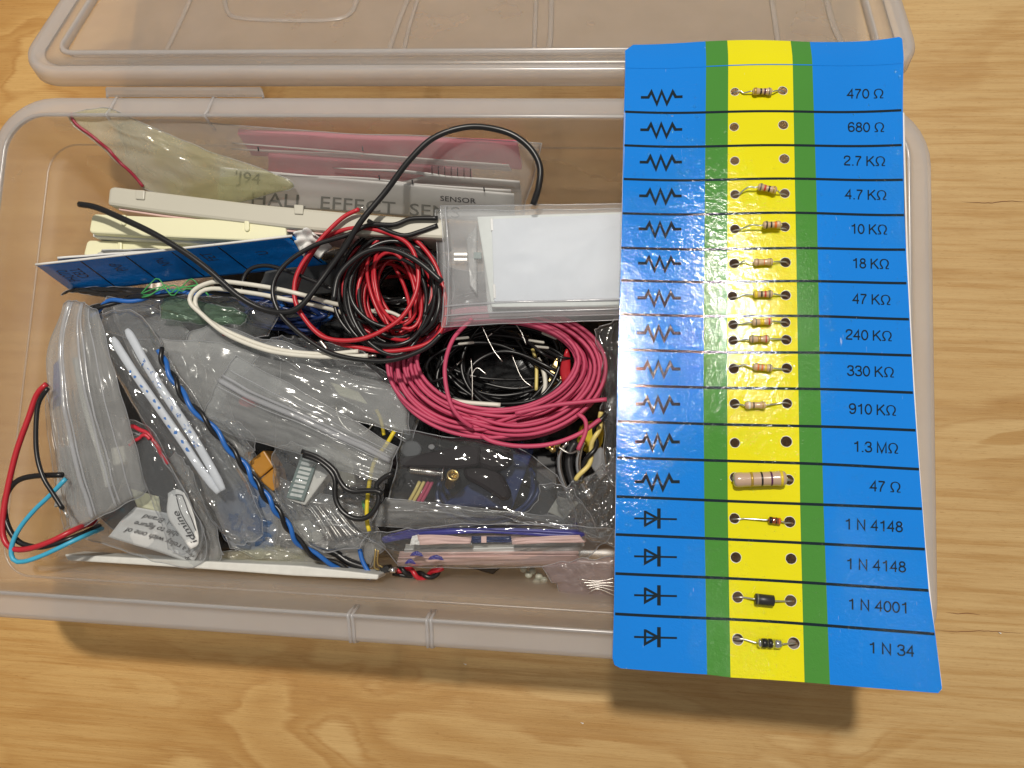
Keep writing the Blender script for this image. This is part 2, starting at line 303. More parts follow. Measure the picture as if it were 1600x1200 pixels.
def tube(name, path, r, mat, parent=None, ns=8, flat=1.0, **kw):
    v, f = tube_geo(path, r, ns, flat=flat); return mesh(name, v, f, mat, parent, True, **kw)
def pxpath(pts, z=None, n=None):
    """photo pixels with a height -> world path"""
    q = [(p[0], p[1], (p[2] if len(p) > 2 else z) * 10000) for p in pts]
    n = n or max(12, int(sum(math.dist(q[i][:2], q[i + 1][:2]) for i in range(len(q) - 1)) / 6))
    return [P(c.x, c.y, c.z / 10000) for c in catmull(q, n)]
def wire(pts, r, mat, label, z=.08, group=None, cat='wire', name='hookup_wire', tips=(), n=None):
    pa = pxpath(pts, z, n)
    o = tube(name, pa, r, mat, label=label, cat=cat, group=group)
    for k, ln in tips:
        a, b = (pa[0], pa[1]) if k == 0 else (pa[-1], pa[-2]); d = (a - b).normalized()
        tube('bare_end', [a, a + d * ln], r * .5, 'metal', o, 6)
    return o
def prism(name, px, zt, zb, mat, parent=None, bv=.0006, **kw):
    top = [P(x, y, zt) for x, y in px]; bot = [Vector((v.x, v.y, zb)) for v in top]; n = len(px)
    f = [tuple(range(n))[::-1], tuple(range(n, 2 * n))] + [(i, (i + 1) % n, n + (i + 1) % n, n + i) for i in range(n)]
    o = mesh(name, top + bot, f, mat, parent, **kw)
    bm = bmesh.new(); bm.from_mesh(o.data); bmesh.ops.recalc_face_normals(bm, faces=bm.faces); bm.to_mesh(o.data); bm.free()
    if bv: bevel(o, bv)
    return o
def text(body, name, mat, parent, place, w_, h_, shear=0, kern=1.0):
    """flat lettering; place(a, b) maps a in 0..w_, b in 0..h_ to a world point"""
    cu = bpy.data.curves.new('lettering', 'FONT'); cu.body = body; cu.shear = shear; cu.space_character = kern; cu.resolution_u = 3
    ob = bpy.data.objects.new('lettering', cu); COL.objects.link(ob); bpy.context.view_layer.update()
    me = ob.to_mesh(); vs = [v.co.copy() for v in me.vertices]; fs = [tuple(p.vertices) for p in me.polygons]
    ob.to_mesh_clear(); bpy.data.objects.remove(ob); bpy.data.curves.remove(cu)
    x0 = min(v.x for v in vs); x1 = max(v.x for v in vs); y1 = .73; 
    return mesh(name, [place((v.x - x0) / (x1 - x0) * w_, v.y / y1 * h_) for v in vs], fs, mat, parent)

# ------------------------------------------------------------------ table
def grid(x0, x1, y0, y1, z):
    return [(x0, y0, z), (x1, y0, z), (x1, y1, z), (x0, y1, z)]
tv = grid(-.9, .9, -.7, .8, 0) + grid(-.9, .9, -.7, .8, -.018)
mesh('table_top', tv, [(0, 1, 2, 3), (7, 6, 5, 4), (0, 4, 5, 1), (1, 5, 6, 2), (2, 6, 7, 3), (3, 7, 4, 0)], 'wood', kind='structure')

tt = bpy.data.objects['table_top']
for pts_ in ([(1478, 957), (1500, 959), (1512, 958), (1532, 961)], [(1462, 984), (1490, 987), (1540, 986), (1600, 990)], [(1500, 315), (1545, 317), (1575, 314), (1610, 316)], [(1440, 800), (1455, 801), (1464, 800)]):
    c_ = catmull([(a, b, 0) for a, b in pts_], 20); v_ = []
    for i_, p_ in enumerate(c_):
        q_ = P(p_.x, p_.y + .8 * noise.noise(Vector((p_.x * .15, 0, 3))), .0002); w_ = .00011 * math.sin(math.pi * (i_ + .5) / 21); v_ += [q_ + Vector((0, w_, 0)), q_ - Vector((0, w_, 0))]
    mesh('wood_check', v_, [(2 * i_, 2 * i_ + 1, 2 * i_ + 3, 2 * i_ + 2) for i_ in range(20)], 'b_brown', tt)
# ------------------------------------------------------------------ tub
HW, HD, ZR = .172, .0965, .085
CYT = .0
def ring(t, z, R=.023, seg=9, hw=HW, hd=HD, rmin=.007):
    r = max(R - t, rmin); out = []
    for cx, cy, a0 in ((hw - t - r, hd - t - r, 0), (-(hw - t - r), hd - t - r, 90), (-(hw - t - r), -(hd - t - r), 180), (hw - t - r, -(hd - t - r), 270)):
        for k in range(seg + 1):
            a = math.radians(a0 + 90 * k / seg); out.append(Vector((cx + r * math.cos(a), cy + r * math.sin(a), z)))
    return out
def shell(name, prof, mat, parent, cap=False, th=.0012, tf=None, **kw):
    vs = []; fs = []; n = 40
    for t, z in prof: vs += ring(t, z, **kw)
    for i in range(len(prof) - 1):
        for k in range(n): fs.append((i * n + k, i * n + (k + 1) % n, (i + 1) * n + (k + 1) % n, (i + 1) * n + k))
    if cap: fs.append(tuple((len(prof) - 1) * n + k for k in range(n)))
    if tf: vs = [tf(v) for v in vs]
    o = mesh(name, vs, fs, mat, parent, True); solidify(o, th); return o
tub = empty('storage_box', (0, 0, 0), 'large frosted clear plastic storage box full of electronic parts, its lid open behind', 'box')
shell('wall', [(.0091, .0862), (.0094, .0845), (.0100, .078), (.0105, .066), (.0135, .063), (.0145, .060), (.0165, .030), (.0185, .010), (.0200, .0045)], 'tub', tub)
shell('floor', [(.0202, .0045), (.0225, .0022), (.027, .0012)], 'tub', tub, cap=True)
shell('rim', [(-.0020, .0755), (-.0018, .0775), (-.0011, .0803), (-.0003, .0817), (.0010, .0822), (.0055, .0836), (.0072, .0846), (.0078, .0862), (.0084, .0867), (.0092, .0864)], 'rim', tub, th=.0011)
for (x, y) in ((172, 0), (325, 0), (547, 1), (670, 1), (1050, 0), (1200, 0)):
    p = P(x, 160 if y == 0 else 985, ZR); sx = p.x; s = 1 if y == 0 else -1
    for dx in (-.0007, .0007) if y else (0,):
        pa = [Vector((sx + dx, s * (HD - a), b)) for a, b in ((-.0018, .0765), (-.0010, .0814), (.0024, .0830), (.0066, .0850), (.0086, .0868), (.0096, .0835), (.0104, .078))]
        tube('rib', pa, .0006, 'rim', tub)
# moulded ledge bead along the inner wall
tube('ledge', [v for v in ring(.0112, .0655)] + [ring(.0112, .0655)[0]], .0004, 'tub', tub, 6)

# ------------------------------------------------------------------ lid leaning from the back rim down to the table
LO = P(700, 113, .080); LY = Vector((.0, .9035, -.4285)).normalized(); LX = Vector((1, 0, 0)); LN = LX.cross(LY).normalized()
lx0 = P(20, 100, .080).x; lx1 = P(1446, 100, .080).x; LW = (lx1 - lx0) / 2; LCX = (lx0 + lx1) / 2; LDh = .090
def LT(v): return Vector((LCX, LO.y, LO.z)) + LX * v.x + LY * (v.y + LDh) + LN * v.z
lid = empty('box_lid', (LCX, LO.y + .16, .0), 'frosted plastic lid of the storage box, open and tipped down behind it', 'lid')
shell('outer_rim', [(.0, -.006), (.0, -.001), (.0008, .0006), (.0025, .001), (.0040, .0004), (.0052, -.001), (.0065, -.001)], 'rim', lid, th=.0011, tf=LT, hw=LW, hd=LDh, R=.018)
shell('panel', [(.0064, -.001), (.0120, -.0012), (.0135, -.0030), (.0150, -.0034), (.04, -.0036)], 'lid', lid, cap=True, th=.0012, tf=LT, hw=LW, hd=LDh, R=.018)
shell('inner_rim', [(.0122, -.0006), (.0128, .0006), (.0136, .0006), (.0142, -.0026)], 'rim', lid, th=.0009, tf=LT, hw=LW, hd=LDh, R=.018)
def Lp(px, py, h):
    d = RM @ Vector(((px - 800) / F, (600 - py) / F, -1)); t = (LO - CAM).dot(LN) / d.dot(LN); return CAM + d * t + LN * (h - .0005)
def lridge(pts, r, closed=False):
    c = catmull([(a, b, 0) for a, b in pts], 40); tube('ridge', [Lp(v.x, v.y, -.0028) for v in c], r * 1.6, 'lid', lid, 8, .35)
lridge([(305, -40), (268, 40), (250, 78), (262, 90), (300, 93), (560, 94), (590, 90), (602, 74), (625, 10), (648, -40)], .0007)
lridge([(345, -30), (350, 4), (368, 16), (430, 20), (510, 19), (545, 8), (560, -30)], .0007)
lridge([(660, -40), (640, 20), (622, 92)], .0006)
lridge([(838, -40), (836, 20), (833, 94)], .0006)
lridge([(862, -40), (860, 40), (856, 80), (864, 92), (900, 95), (1180, 96), (1216, 92), (1222, 78), (1205, -40)], .0007)
lridge([(1290, -40), (1304, 20), (1322, 60)], .0008)
# clasp strip between lid and tub
cl = [Lp(158, 124, -.004), Lp(402, 124, -.004)]
cz = .0862
o = mesh('clasp', [cl[0], cl[1], Vector((P(403, 158, cz).x, HD + .0005, cz - .004)), Vector((P(156, 158, cz).x, HD + .0005, cz - .004))], [(0, 1, 2, 3)], 'lid', lid); solidify(o, .001)
for a, b in ((cl[0], 3), (cl[1], 2)):
    vv = o.data.vertices; tube('clasp_edge', [a, WL[o] + vv[b].co], .0005, 'rim', lid, 6)
tube('clasp_edge', [cl[0] + Vector((0, -.0004, .0006)), cl[1] + Vector((0, -.0004, .0006))], .0005, 'rim', lid, 6)

# ------------------------------------------------------------------ component card
card = empty('component_card', CO, 'long blue, green and yellow printed card of resistors and diodes across the box', 'card')
holes = [(1147, 147, 7.0), (1221.5, 145, 7.6), (1146, 201.5, 7.3), (1222, 199, 8), (1147, 254, 7.3), (1223.5, 252, 8.3), (1147.5, 306, 7.4), (1224, 306, 8), (1147.5, 359.5, 7.6), (1224, 358, 8.1),
 (1146.5, 413, 8), (1225, 413, 8.4), (1144, 463.5, 7.6), (1225.5, 464, 8), (1145, 508, 7.7), (1225, 506, 8), (1145, 532.5, 7.5), (1226.6, 533, 8.2), (1146, 576.5, 8.2), (1227.5, 577, 8.3),
 (1147.5, 631, 8), (1228, 631.6, 7.9), (1148, 692, 8), (1227.2, 690.6, 9), (1148, 746, 8), (1231, 750, 8.4), (1147.5, 810, 8.4), (1233, 815.6, 8.8), (1149.6, 871, 8.6), (1235.4, 873, 8.6),
 (1152.5, 933, 8.9), (1235, 938.5, 9.2), (1152.7, 999, 9), (1240, 1005, 9.4)]
def stripe(lst): return [K(x, y) for x, y in lst]
S1 = [(1103, 61), (1101, 300), (1099, 600), (1100, 800), (1104, 1053)]
S2 = [(1137, 61), (1136, 300), (1136, 600), (1137, 800), (1141, 1058)]
S3 = [(1237, 60), (1240, 300), (1245, 600), (1249, 800), (1257, 1066)]
S4 = [(1268, 60), (1274, 300), (1279, 600), (1285, 800), (1296, 1069)]
outl = [(990, 62), (1103, 61), (1137, 61), (1237, 60), (1268, 60), (1406, 56), (1410, 60), (1411, 170), (1414, 330), (1420, 440), (1429, 610), (1441, 790), (1448, 920), (1456, 990), (1463, 1072), (1457, 1079), (1296, 1069), (1257, 1066), (1141, 1058), (1104, 1053), (970, 1044), (960, 1039), (957, 1028), (959, 960), (962, 776), (964, 603), (969, 440), (972, 334), (974, 227), (975, 174), (977, 104), (977, 74)]
def dens(l, closed=False):
    o_ = []; m_ = len(l)
    for i in range(m_ if closed else m_ - 1):
        a = Vector(l[i]); b = Vector(l[(i + 1) % m_]); k = max(1, int((b - a).length / 14))
        o_ += [tuple(a.lerp(b, j / k)) for j in range(k)]
    return o_ if closed else o_ + [l[-1]]
outl = dens(outl, True)
S1, S2, S3, S4 = [dens(S) for S in (S1, S2, S3, S4)]
pts = [Vector(K(x, y)) for x, y in outl]; no = len(pts); edges = [(i, (i + 1) % no) for i in range(no)]
for S in (S1, S2, S3, S4):
    b = len(pts); pts += [Vector(K(x, y)) for x, y in S]; edges += [(b + i, b + i + 1) for i in range(len(S) - 1)]
hc = []
for (x, y, r) in holes:
    c = Vector(K(x, y)); rr = (Vector(K(x + r, y)) - c).length; hc.append((c, rr)); b = len(pts)
    pts += [c + Vector((math.cos(a), math.sin(a))) * rr * (1 + .03 * math.sin(3 * a + x)) for a in [2 * math.pi * k / 22 for k in range(22)]]; edges += [(b + k, b + (k + 1) % 22) for k in range(22)]
for i in range(1, 36):
    for j in range(1, 78):
        q = Vector((CW * i / 36, CL * j / 78))
        if all((q - c).length > rr * 1.5 for c, rr in hc): pts.append(q)
cv, ce, cf, *_ = delaunay_2d_cdt(pts, edges, [tuple(range(no))], 1, 1e-7)
def xat(S, v):
    q = sorted([(K(x, y)[1], K(x, y)[0]) for x, y in S]); return float(np.interp(v, [a for a, _ in q], [b for _, b in q]))
ff = []; mi = []
for f in cf:
    c = sum((cv[i] for i in f), Vector((0, 0))) / len(f)
    if any((c - h).length < rr * .97 for h, rr in hc): continue
    a = [xat(S, c.y) for S in (S1, S2, S3, S4)]
    k = 0 if c.x < a[0] or c.x > a[3] else (1 if c.x < a[1] or c.x > a[2] else 2)
    ff.append(tuple(f)); mi.append(k)
ww = [KW(v.x, v.y) for v in cv]
if len(ff) and (Vector(ww[ff[0][1]]) - ww[ff[0][0]]).cross(Vector(ww[ff[0][2]]) - ww[ff[0][0]]).dot(CN) < 0: ff = [f[::-1] for f in ff]
sh = mesh('sheet', ww, ff, None, card, True, mats=['cblue', 'cgreen', 'cyellow', 'board'], mi=mi)
solidify(sh, .0006); s = sh.modifiers[0]; s.material_offset_rim = 3; s.material_offset = 3
es = sh.modifiers.new('split', 'EDGE_SPLIT'); es.split_angle = math.radians(50)
for n_, (c, rr) in enumerate(hc):
    q_ = [c + Vector((math.cos(a), math.sin(a))) * rr * (1.0 + .05 * noise.noise(Vector((3 * math.cos(a), 3 * math.sin(a), n_)))) for a in [2 * math.pi * k / 22 for k in range(22)]]
    tube('hole_rim', [KW(v.x, v.y, -.00008) for v in q_ + [q_[0]]], [.00010 + .00012 * max(0, noise.noise(Vector((k * .3, n_ * 3.1, 1)))) for k in range(23)], 'board', card, 5)
# folded side flaps of white paperboard on which the card stands
tv_ = []
for x0, x1, y in ((1142, 1250, 962), (1143, 1250, 1000), (1143, 1250, 1040)):
    for x in (x0, x1): u, v = K(x, y); tv_.append(KW(u, v, -.0032))
o = mesh('backing_tape', tv_, [(0, 1, 3, 2), (2, 3, 5, 4)], 'f_tape', card); solidify(o, .0003)
def flap(side):
    e = [(1411, 175), (1420, 440), (1434, 700), (1448, 920), (1461, 1068)] if side else [(975, 174), (969, 440), (963, 700), (960, 900), (958, 1025)]
    q = catmull([(*K(x, y), 0) for x, y in e], 24); v = []
    for i, p in enumerate(q):
        t = i / 24; a = KW(p.x, p.y, -.0003); dn = .0015 + .0125 * t
        s_ = .0016 * (.5 + t) if side else .0022
        v += [a, a + CX * s_ - CN * dn]
    o = mesh('side_flap', v, [(2 * i, 2 * i + 1, 2 * i + 3, 2 * i + 2) for i in range(24)], 'board', card); solidify(o, .0005)
flap(1); flap(0)
HI = .00008
def ribbon(name, pts_, w_, mat='ink', parent=None, n=24, closed=False, smooth_=True):
    q = [(*K(x, y), 0) for x, y in pts_]
    c = catmull(q, n) if smooth_ else [Vector(p) for p in q]
    v = []; m_ = len(c)
    for i, p in enumerate(c):
        a = c[max(i - 1, 0)]; b = c[min(i + 1, m_ - 1)]
        t1 = (p - a).normalized() if i else (b - p).normalized(); t2 = (b - p).normalized() if i < m_ - 1 else t1
        n1 = Vector((-t1.y, t1.x, 0)); n2 = Vector((-t2.y, t2.x, 0)); nn = (n1 + n2).normalized(); k = 1 / max(.45, nn.dot(n1))
        v += [KW(*(p + nn * w_ / 2 * k).xy, HI), KW(*(p - nn * w_ / 2 * k).xy, HI)]
    return mesh(name, v, [(2 * i + 1, 2 * i + 3, 2 * i + 2, 2 * i) for i in range(m_ - 1)], mat, parent or card)
rows = [(975, 174, 178, 1410, 172), (974, 227, 231, 1411, 226), (973, 280, 283, 1413, 280), (971, 334, 336, 1415, 335), (969, 388, 391, 1417, 389), (969, 439, 442, 1419, 441.5), (966.5, 492, 495.5, 1423, 498),
 (965, 547, 552, 1426.5, 554.6), (964, 603, 607.6, 1429, 613), (963.6, 659, 665, 1433, 672), (963, 715.6, 722, 1438, 733), (962, 776, 785, 1441.5, 795), (960.5, 835, 845, 1445, 858), (960, 896, 906, 1449, 922), (959.5, 959, 970, 1456, 989)]
for x0, y0, ym, x1, y1 in rows: ribbon('row_line', [(x0 + 1.5, y0), (1188, ym), (x1 - 1.5, y1)], .00085)
mpx = (Vector(K(1210, 500)) - Vector(K(1200, 500))).length / 10
for i, y in enumerate((151, 202, 253, 306, 358, 412, 466, 521, 577, 632, 691, 753)):
    x0 = 1001.5 - i * .95; x1 = 1066.5 - i * .45; L = x1 - x0; zz = 0 if i < 6 else .3
    fr = [(0, 0), (.18, 0), (.255, -.9), (.385, 1.05), (.5, -.9), (.625, 1.05), (.765, -.85), (.835, 0), (1, 0)]
    ribbon('resistor_symbol', [(x0 + L * a, y + b * (10 + i * .12)) for a, b in fr], .00100, smooth_=False)
for y in (810, 869, 929.5, 994.6):
    ribbon('diode_symbol', [(990.5, y), (1057, y + 1.4)], .00060)
    ribbon('diode_symbol', [(1007.5, y - 10.5), (1027, y), (1007.5, y + 11), (1007.5, y - 12)], .00075, smooth_=False)
    ribbon('diode_symbol', [(1029, y - 15.5), (1029, y + 16)], .0011)
vals = [("470 Ω", 1323.7, 1380.5, 145.6), ("680 Ω", 1325, 1381.8, 198), ("2.7 KΩ", 1318, 1383.5, 251), ("4.7 KΩ", 1319.7, 1385.5, 304), ("10 KΩ", 1328, 1386.5, 358), ("18 KΩ", 1330, 1389.5, 412), ("47 KΩ", 1330.5, 1391.5, 468), ("240 KΩ", 1319, 1393.5, 524.5), ("330 KΩ", 1321, 1396.5, 581), ("910 KΩ", 1323.5, 1399.5, 640.5), ("1.3 MΩ", 1330, 1402.5, 699.5), ("47 Ω", 1356.5, 1406, 760.5), ("1 N 4148", 1316.5, 1409, 821), ("1 N 4148", 1319, 1413, 883), ("1 N 4001", 1322, 1415.5, 946), ("1 N 34", 1353.5, 1423, 1013)]
GLY = {'0': (.58, [(1, [(.27 + .22 * math.sin(k * math.pi / 8), .5 + .45 * math.cos(k * math.pi / 8)) for k in range(17)])]),
 '1': (.58, [(1, [(.10, .76), (.27, .82), (.34, .97)]), (0, [(.34, 1), (.34, 0)])]),
 '2': (.58, [(1, [(.05, .68), (.10, .88), (.27, .95), (.44, .88), (.47, .70), (.36, .50), (.14, .26), (.05, .06)]), (0, [(.05, .055), (.5, .055)])]),
 '3': (.58, [(1, [(.05, .74), (.12, .90), (.26, .95), (.42, .88), (.43, .66), (.33, .55), (.2, .53)]), (1, [(.22, .53), (.39, .49), (.48, .34), (.44, .13), (.28, .05), (.12, .09), (.04, .26)])]),
 '4': (.58, [(0, [(.38, 0), (.38, .93), (.05, .32), (.5, .32)])]),
 '6': (.58, [(1, [(.46, .76), (.38, .92), (.26, .95), (.12, .86), (.05, .62), (.06, .30), (.13, .10), (.27, .05), (.42, .12), (.48, .30), (.42, .50), (.28, .57), (.12, .50), (.07, .36)])]),
 '7': (.58, [(0, [(.04, .94), (.48, .94)]), (1, [(.47, .93), (.30, .58), (.20, .28), (.17, 0)])]),
 '8': (.58, [(1, [(.27 + .17 * math.sin(k * math.pi / 6), .75 + .20 * math.cos(k * math.pi / 6)) for k in range(13)]), (1, [(.27 + .21 * math.sin(k * math.pi / 6), .29 + .24 * math.cos(k * math.pi / 6)) for k in range(13)])]),
 'K': (.70, [(0, [(.08, 0), (.08, 1)]), (0, [(.58, 1), (.09, .40)]), (0, [(.25, .60), (.64, 0)])]),
 'M': (.84, [(0, [(.08, 0), (.08, .97), (.39, .06), (.70, .97), (.70, 0)])]),
 'N': (.72, [(0, [(.08, 0), (.08, .96), (.56, .04), (.56, 1)])]),
 'Ω': (.80, [(0, [(.03, .05), (.27, .05)]), (1, [(.26, .06), (.22, .22), (.11, .42), (.09, .66), (.19, .88), (.39, .96), (.59, .88), (.69, .66), (.67, .42), (.56, .22), (.52, .06)]), (0, [(.51, .05), (.75, .05)])]),
 '.': (.28, [(0, [(.12, 0), (.12, .11)])]), ' ': (.27, [])}
GLY['9'] = (.58, [(1, [(.54 - a, 1 - b) for a, b in GLY['6'][1][0][1]])])
for i, (s_, x0, x1, y) in enumerate(vals):
    sl = [-.004, -.003, .0, 0, 0, .002, .01, .014, .02, .028, .038, .045, .052, .06, .07, .078][i]; hh = 15.0 + .16 * i
    tot = sum(GLY[c][0] for c in s_) - .06; sx = (x1 - x0) / tot; vs = []; fs = []; cx = 0; lay = 0
    for c in s_:
        for smooth_, st in GLY[c][1]:
            q = [Vector(((cx + a) * sx, b * hh, 0)) for a, b in st]
            q = catmull(q, 22) if smooth_ else q
            b0 = len(vs); lay += 1; m_ = len(q); wd = hh * (.068 if c != '.' else .075)
            for j, p in enumerate(q):
                t1 = (p - q[j - 1]).normalized() if j else (q[1] - p).normalized(); t2 = (q[j + 1] - p).normalized() if j < m_ - 1 else t1
                n1 = Vector((-t1.y, t1.x, 0)); nn = (n1 + Vector((-t2.y, t2.x, 0))).normalized(); kk = 1 / max(.4, nn.dot(n1)); th_ = wd * (1.25 if c != 'Ω' or abs(t1.x) < .8 else .8)
                for sg in (1, -1):
                    r_ = p + nn * th_ * kk * sg * .82; vs.append(KW(*K(x0 + r_.x, y + hh / 2 - r_.y + sl * (r_.x - (x1 - x0) / 2)), HI + lay * 2e-6))
            fs += [(b0 + 2 * j + 1, b0 + 2 * j + 3, b0 + 2 * j + 2, b0 + 2 * j) for j in range(m_ - 1)]
        cx += GLY[c][0]
    mesh('value_text', vs, fs, 'ink', card)
# fold line near the top edge
ribbon('fold_line', [(978, 104.5), (1140, 106), (1290, 102), (1408, 100)], .00035, 'cblue')

# ------------------------------------------------------------------ parts threaded through the card
def lathe(prof, a, b, r, ns=16):
    ax = (b - a); L = ax.length; ax.normalize(); p = ax.orthogonal().normalized(); q = ax.cross(p); v = []; f = []
    for s_, rr in prof:
        for k in range(ns):
            an = 2 * math.pi * k / ns; v.append(a + ax * L * s_ + (p * math.cos(an) + q * math.sin(an)) * rr * r)
    for i in range(len(prof) - 1):
        for k in range(ns): f.append((i * ns + k, i * ns + (k + 1) % ns, (i + 1) * ns + (k + 1) % ns, (i + 1) * ns + k))
    f.append(tuple(range(ns))[::-1]); f.append(tuple((len(prof) - 1) * ns + k for k in range(ns)))
    return v, f
SMALL = [(0, .25), (.01, .6), (.05, .86), (.12, 1), (.2, 1), (.28, .86), (.34, .80), (.66, .80), (.72, .86), (.8, 1), (.88, 1), (.95, .86), (.99, .6), (1, .25)]
BIG = [(0, .3), (.005, .7), (.03, .93), (.08, 1), (.16, 1), (.2, .95), (.8, .95), (.84, 1), (.92, 1), (.97, .93), (.995, .7), (1, .3)]
CYL = [(0, .88), (.02, 1), (.98, 1), (1, .88)]
GLS = [(0, .3), (.04, .75), (.1, 1), (.9, 1), (.96, .75), (1, .3)]
def prad(prof, s_): return float(np.interp(s_, [a for a, _ in prof], [b for _, b in prof]))
def comp(name, label, cat, hl, hr, bl, br, dia, prof, mat, bands, grp, lmid=(), rmid=(), lift=.0003, bw=.035):
    r = dia / 2 * mpx
    A = KW(*K(*bl), r + lift); B = KW(*K(*br), r + lift)
    root = empty(name, KW(*K((bl[0] + br[0]) / 2, (bl[1] + br[1]) / 2)), label, cat, grp)
    v, f = lathe(prof, A, B, r); mesh('body', v, f, mat, root, True)
    for s_, bm_, bww in bands:
        s0 = s_ - bww / 2; s1 = s_ + bww / 2; pr = [(s0, prad(prof, s0) * .9), (s0, prad(prof, s0) * 1.02), (s_, prad(prof, s_) * 1.03), (s1, prad(prof, s1) * 1.02), (s1, prad(prof, s1) * .9)]
        v, f = lathe(pr, A, B, r); mesh('color_band', v, f, bm_, root, True)
    for h_, mid, E, sg in ((hl, lmid, A, -1), (hr, rmid, B, 1)):
        u, vv = K(*h_); path = [E, E.lerp(KW(u, vv, .0008), .12)]
        for m_ in mid: path.append(KW(*K(*m_[:2]), m_[2] if len(m_) > 2 else .0007))
        hole_edge = K(h_[0] - sg * 8, h_[1] + (E - E).length)
        path += [KW(*hole_edge, .0007), KW(u, vv, .0002), KW(*K(h_[0] + sg * 7, h_[1] + 1), -.0016)]
        q = catmull(path, 26); tube('lead', q, .00026 if dia < 20 else .0004, 'metal', root, 8)
    return root
G = 'resistors threaded through the card'
R3 = 'b_black'
def bd(*a): return [(s_, m_, w_) for s_, m_, w_ in a]
comp('resistor', 'small tan resistor with two dark bands in the 470 Ω row, topmost on the card', 'resistor', (1147, 148), (1221.5, 147), (1172.5, 151), (1203, 151), 12.5, SMALL, 'tan', bd((.13, 'b_gold', .14), (.42, 'b_black', .09), (.62, 'b_violet', .09), (.84, 'b_grey', .05)), G, [(1160, 151)])
comp('resistor', 'small tan resistor tilted at the 4.7 KΩ row, red band beside a black one', 'resistor', (1147, 307), (1224, 308), (1180, 299.5), (1209, 306), 12.5, SMALL, 'tan', bd((.16, 'b_grey', .08), (.38, 'b_red', .1), (.6, 'b_black', .09), (.84, 'b_gold', .08)), G, [(1166, 300, .0022), (1156, 305, .001)], lift=.001)
comp('resistor', 'small tan resistor with orange band pushed against the right hole in the 10 KΩ row', 'resistor', (1147, 362), (1224, 361), (1187, 360), (1215, 359.5), 12.5, SMALL, 'tan', bd((.2, 'b_black', .09), (.45, 'b_black', .09), (.68, 'b_orange', .13)), G, [(1170, 359.5, .003), (1158, 362, .0016)], lift=.0016)
comp('resistor', 'small tan resistor with thin faint bands in the 18 KΩ row', 'resistor', (1146, 415), (1225, 413), (1174, 415), (1204, 414.5), 12.5, SMALL, 'tan', bd((.22, 'b_brown', .04), (.55, 'b_orange', .04), (.84, 'b_gold', .05)), G, [(1160, 412, .0014)])
comp('resistor', 'small tan resistor with gold end, black and red bands in the 47 KΩ row', 'resistor', (1144, 466), (1225.5, 465), (1174, 464), (1204, 464), 12.5, SMALL, 'tan', bd((.13, 'b_yellow', .16), (.42, 'b_black', .09), (.61, 'b_red', .09), (.82, 'b_grey', .07)), G, [(1160, 463)])
comp('resistor', 'small tan resistor, upper of the two in the 240 KΩ row', 'resistor', (1145, 507), (1225, 506), (1172, 507), (1203, 506), 12.5, SMALL, 'tan', bd((.2, 'b_grey', .06), (.5, 'b_yellow', .2), (.84, 'b_red', .08)), G, [(1158, 508)])
comp('resistor', 'small tan resistor, lower of the two in the 240 KΩ row', 'resistor', (1145, 533), (1226.6, 532.5), (1168, 533), (1199, 533), 12.5, SMALL, 'tan', bd((.16, 'b_grey', .06), (.5, 'b_gold', .16), (.82, 'b_red', .06)), G, [(1158, 533)])
comp('resistor', 'small tan resistor with two orange bands in the 330 KΩ row', 'resistor', (1146, 573), (1227.5, 579), (1174, 575.5), (1204, 578.5), 12.5, SMALL, 'tan', bd((.26, 'b_orange', .09), (.46, 'b_orange', .09), (.64, 'b_yellow', .1), (.85, 'b_grey', .05)), G, [(1162, 572, .0012)])
comp('resistor', 'small tan resistor with white end near the left hole in the 910 KΩ row', 'resistor', (1147.5, 633), (1228, 631), (1161.5, 635), (1194, 635), 12.5, SMALL, 'tan', bd((.22, 'b_white', .1), (.42, 'b_black', .06), (.84, 'b_gold', .06)), G, [], [(1210, 632.5)])
comp('resistor', 'large fat beige resistor with dark bands in the 47 Ω row', 'resistor', (1147, 746), (1231, 750), (1143, 751), (1224, 748.5), 23, BIG, 'beige', bd((.34, 'b_gold', .05), (.53, 'b_black', .035), (.71, 'b_violet', .035), (.9, 'b_yellow', .05)), None, lift=.0004)
GD = 'diodes threaded through the card'
comp('diode', 'small orange and black glass diode in the upper 1 N 4148 row', 'diode', (1147.5, 811), (1233, 817), (1198, 812.5), (1218.5, 815), 10.5, GLS, 'glassr', bd((.2, 'b_black', .2), (.6, 'b_black', .08), (.85, 'b_orange', .1)), GD, [(1165, 810.5)])
comp('diode', 'black cylindrical diode in the 1 N 4001 row', 'diode', (1152.5, 933), (1235, 939), (1177.5, 935), (1206.7, 938), 16.5, CYL, 'dark', bd((.12, 'b_grey', .08)), GD)
g = comp('diode', 'clear glass diode with black stripes, lowest part on the card', 'diode', (1152.7, 998), (1240, 1005), (1180, 1003), (1221, 1005), 13.5, GLS, 'f_clear', bd((.30, 'b_black', .18), (.52, 'b_black', .14), (.1, 'chrome', .1), (.8, 'chrome', .22)), GD)

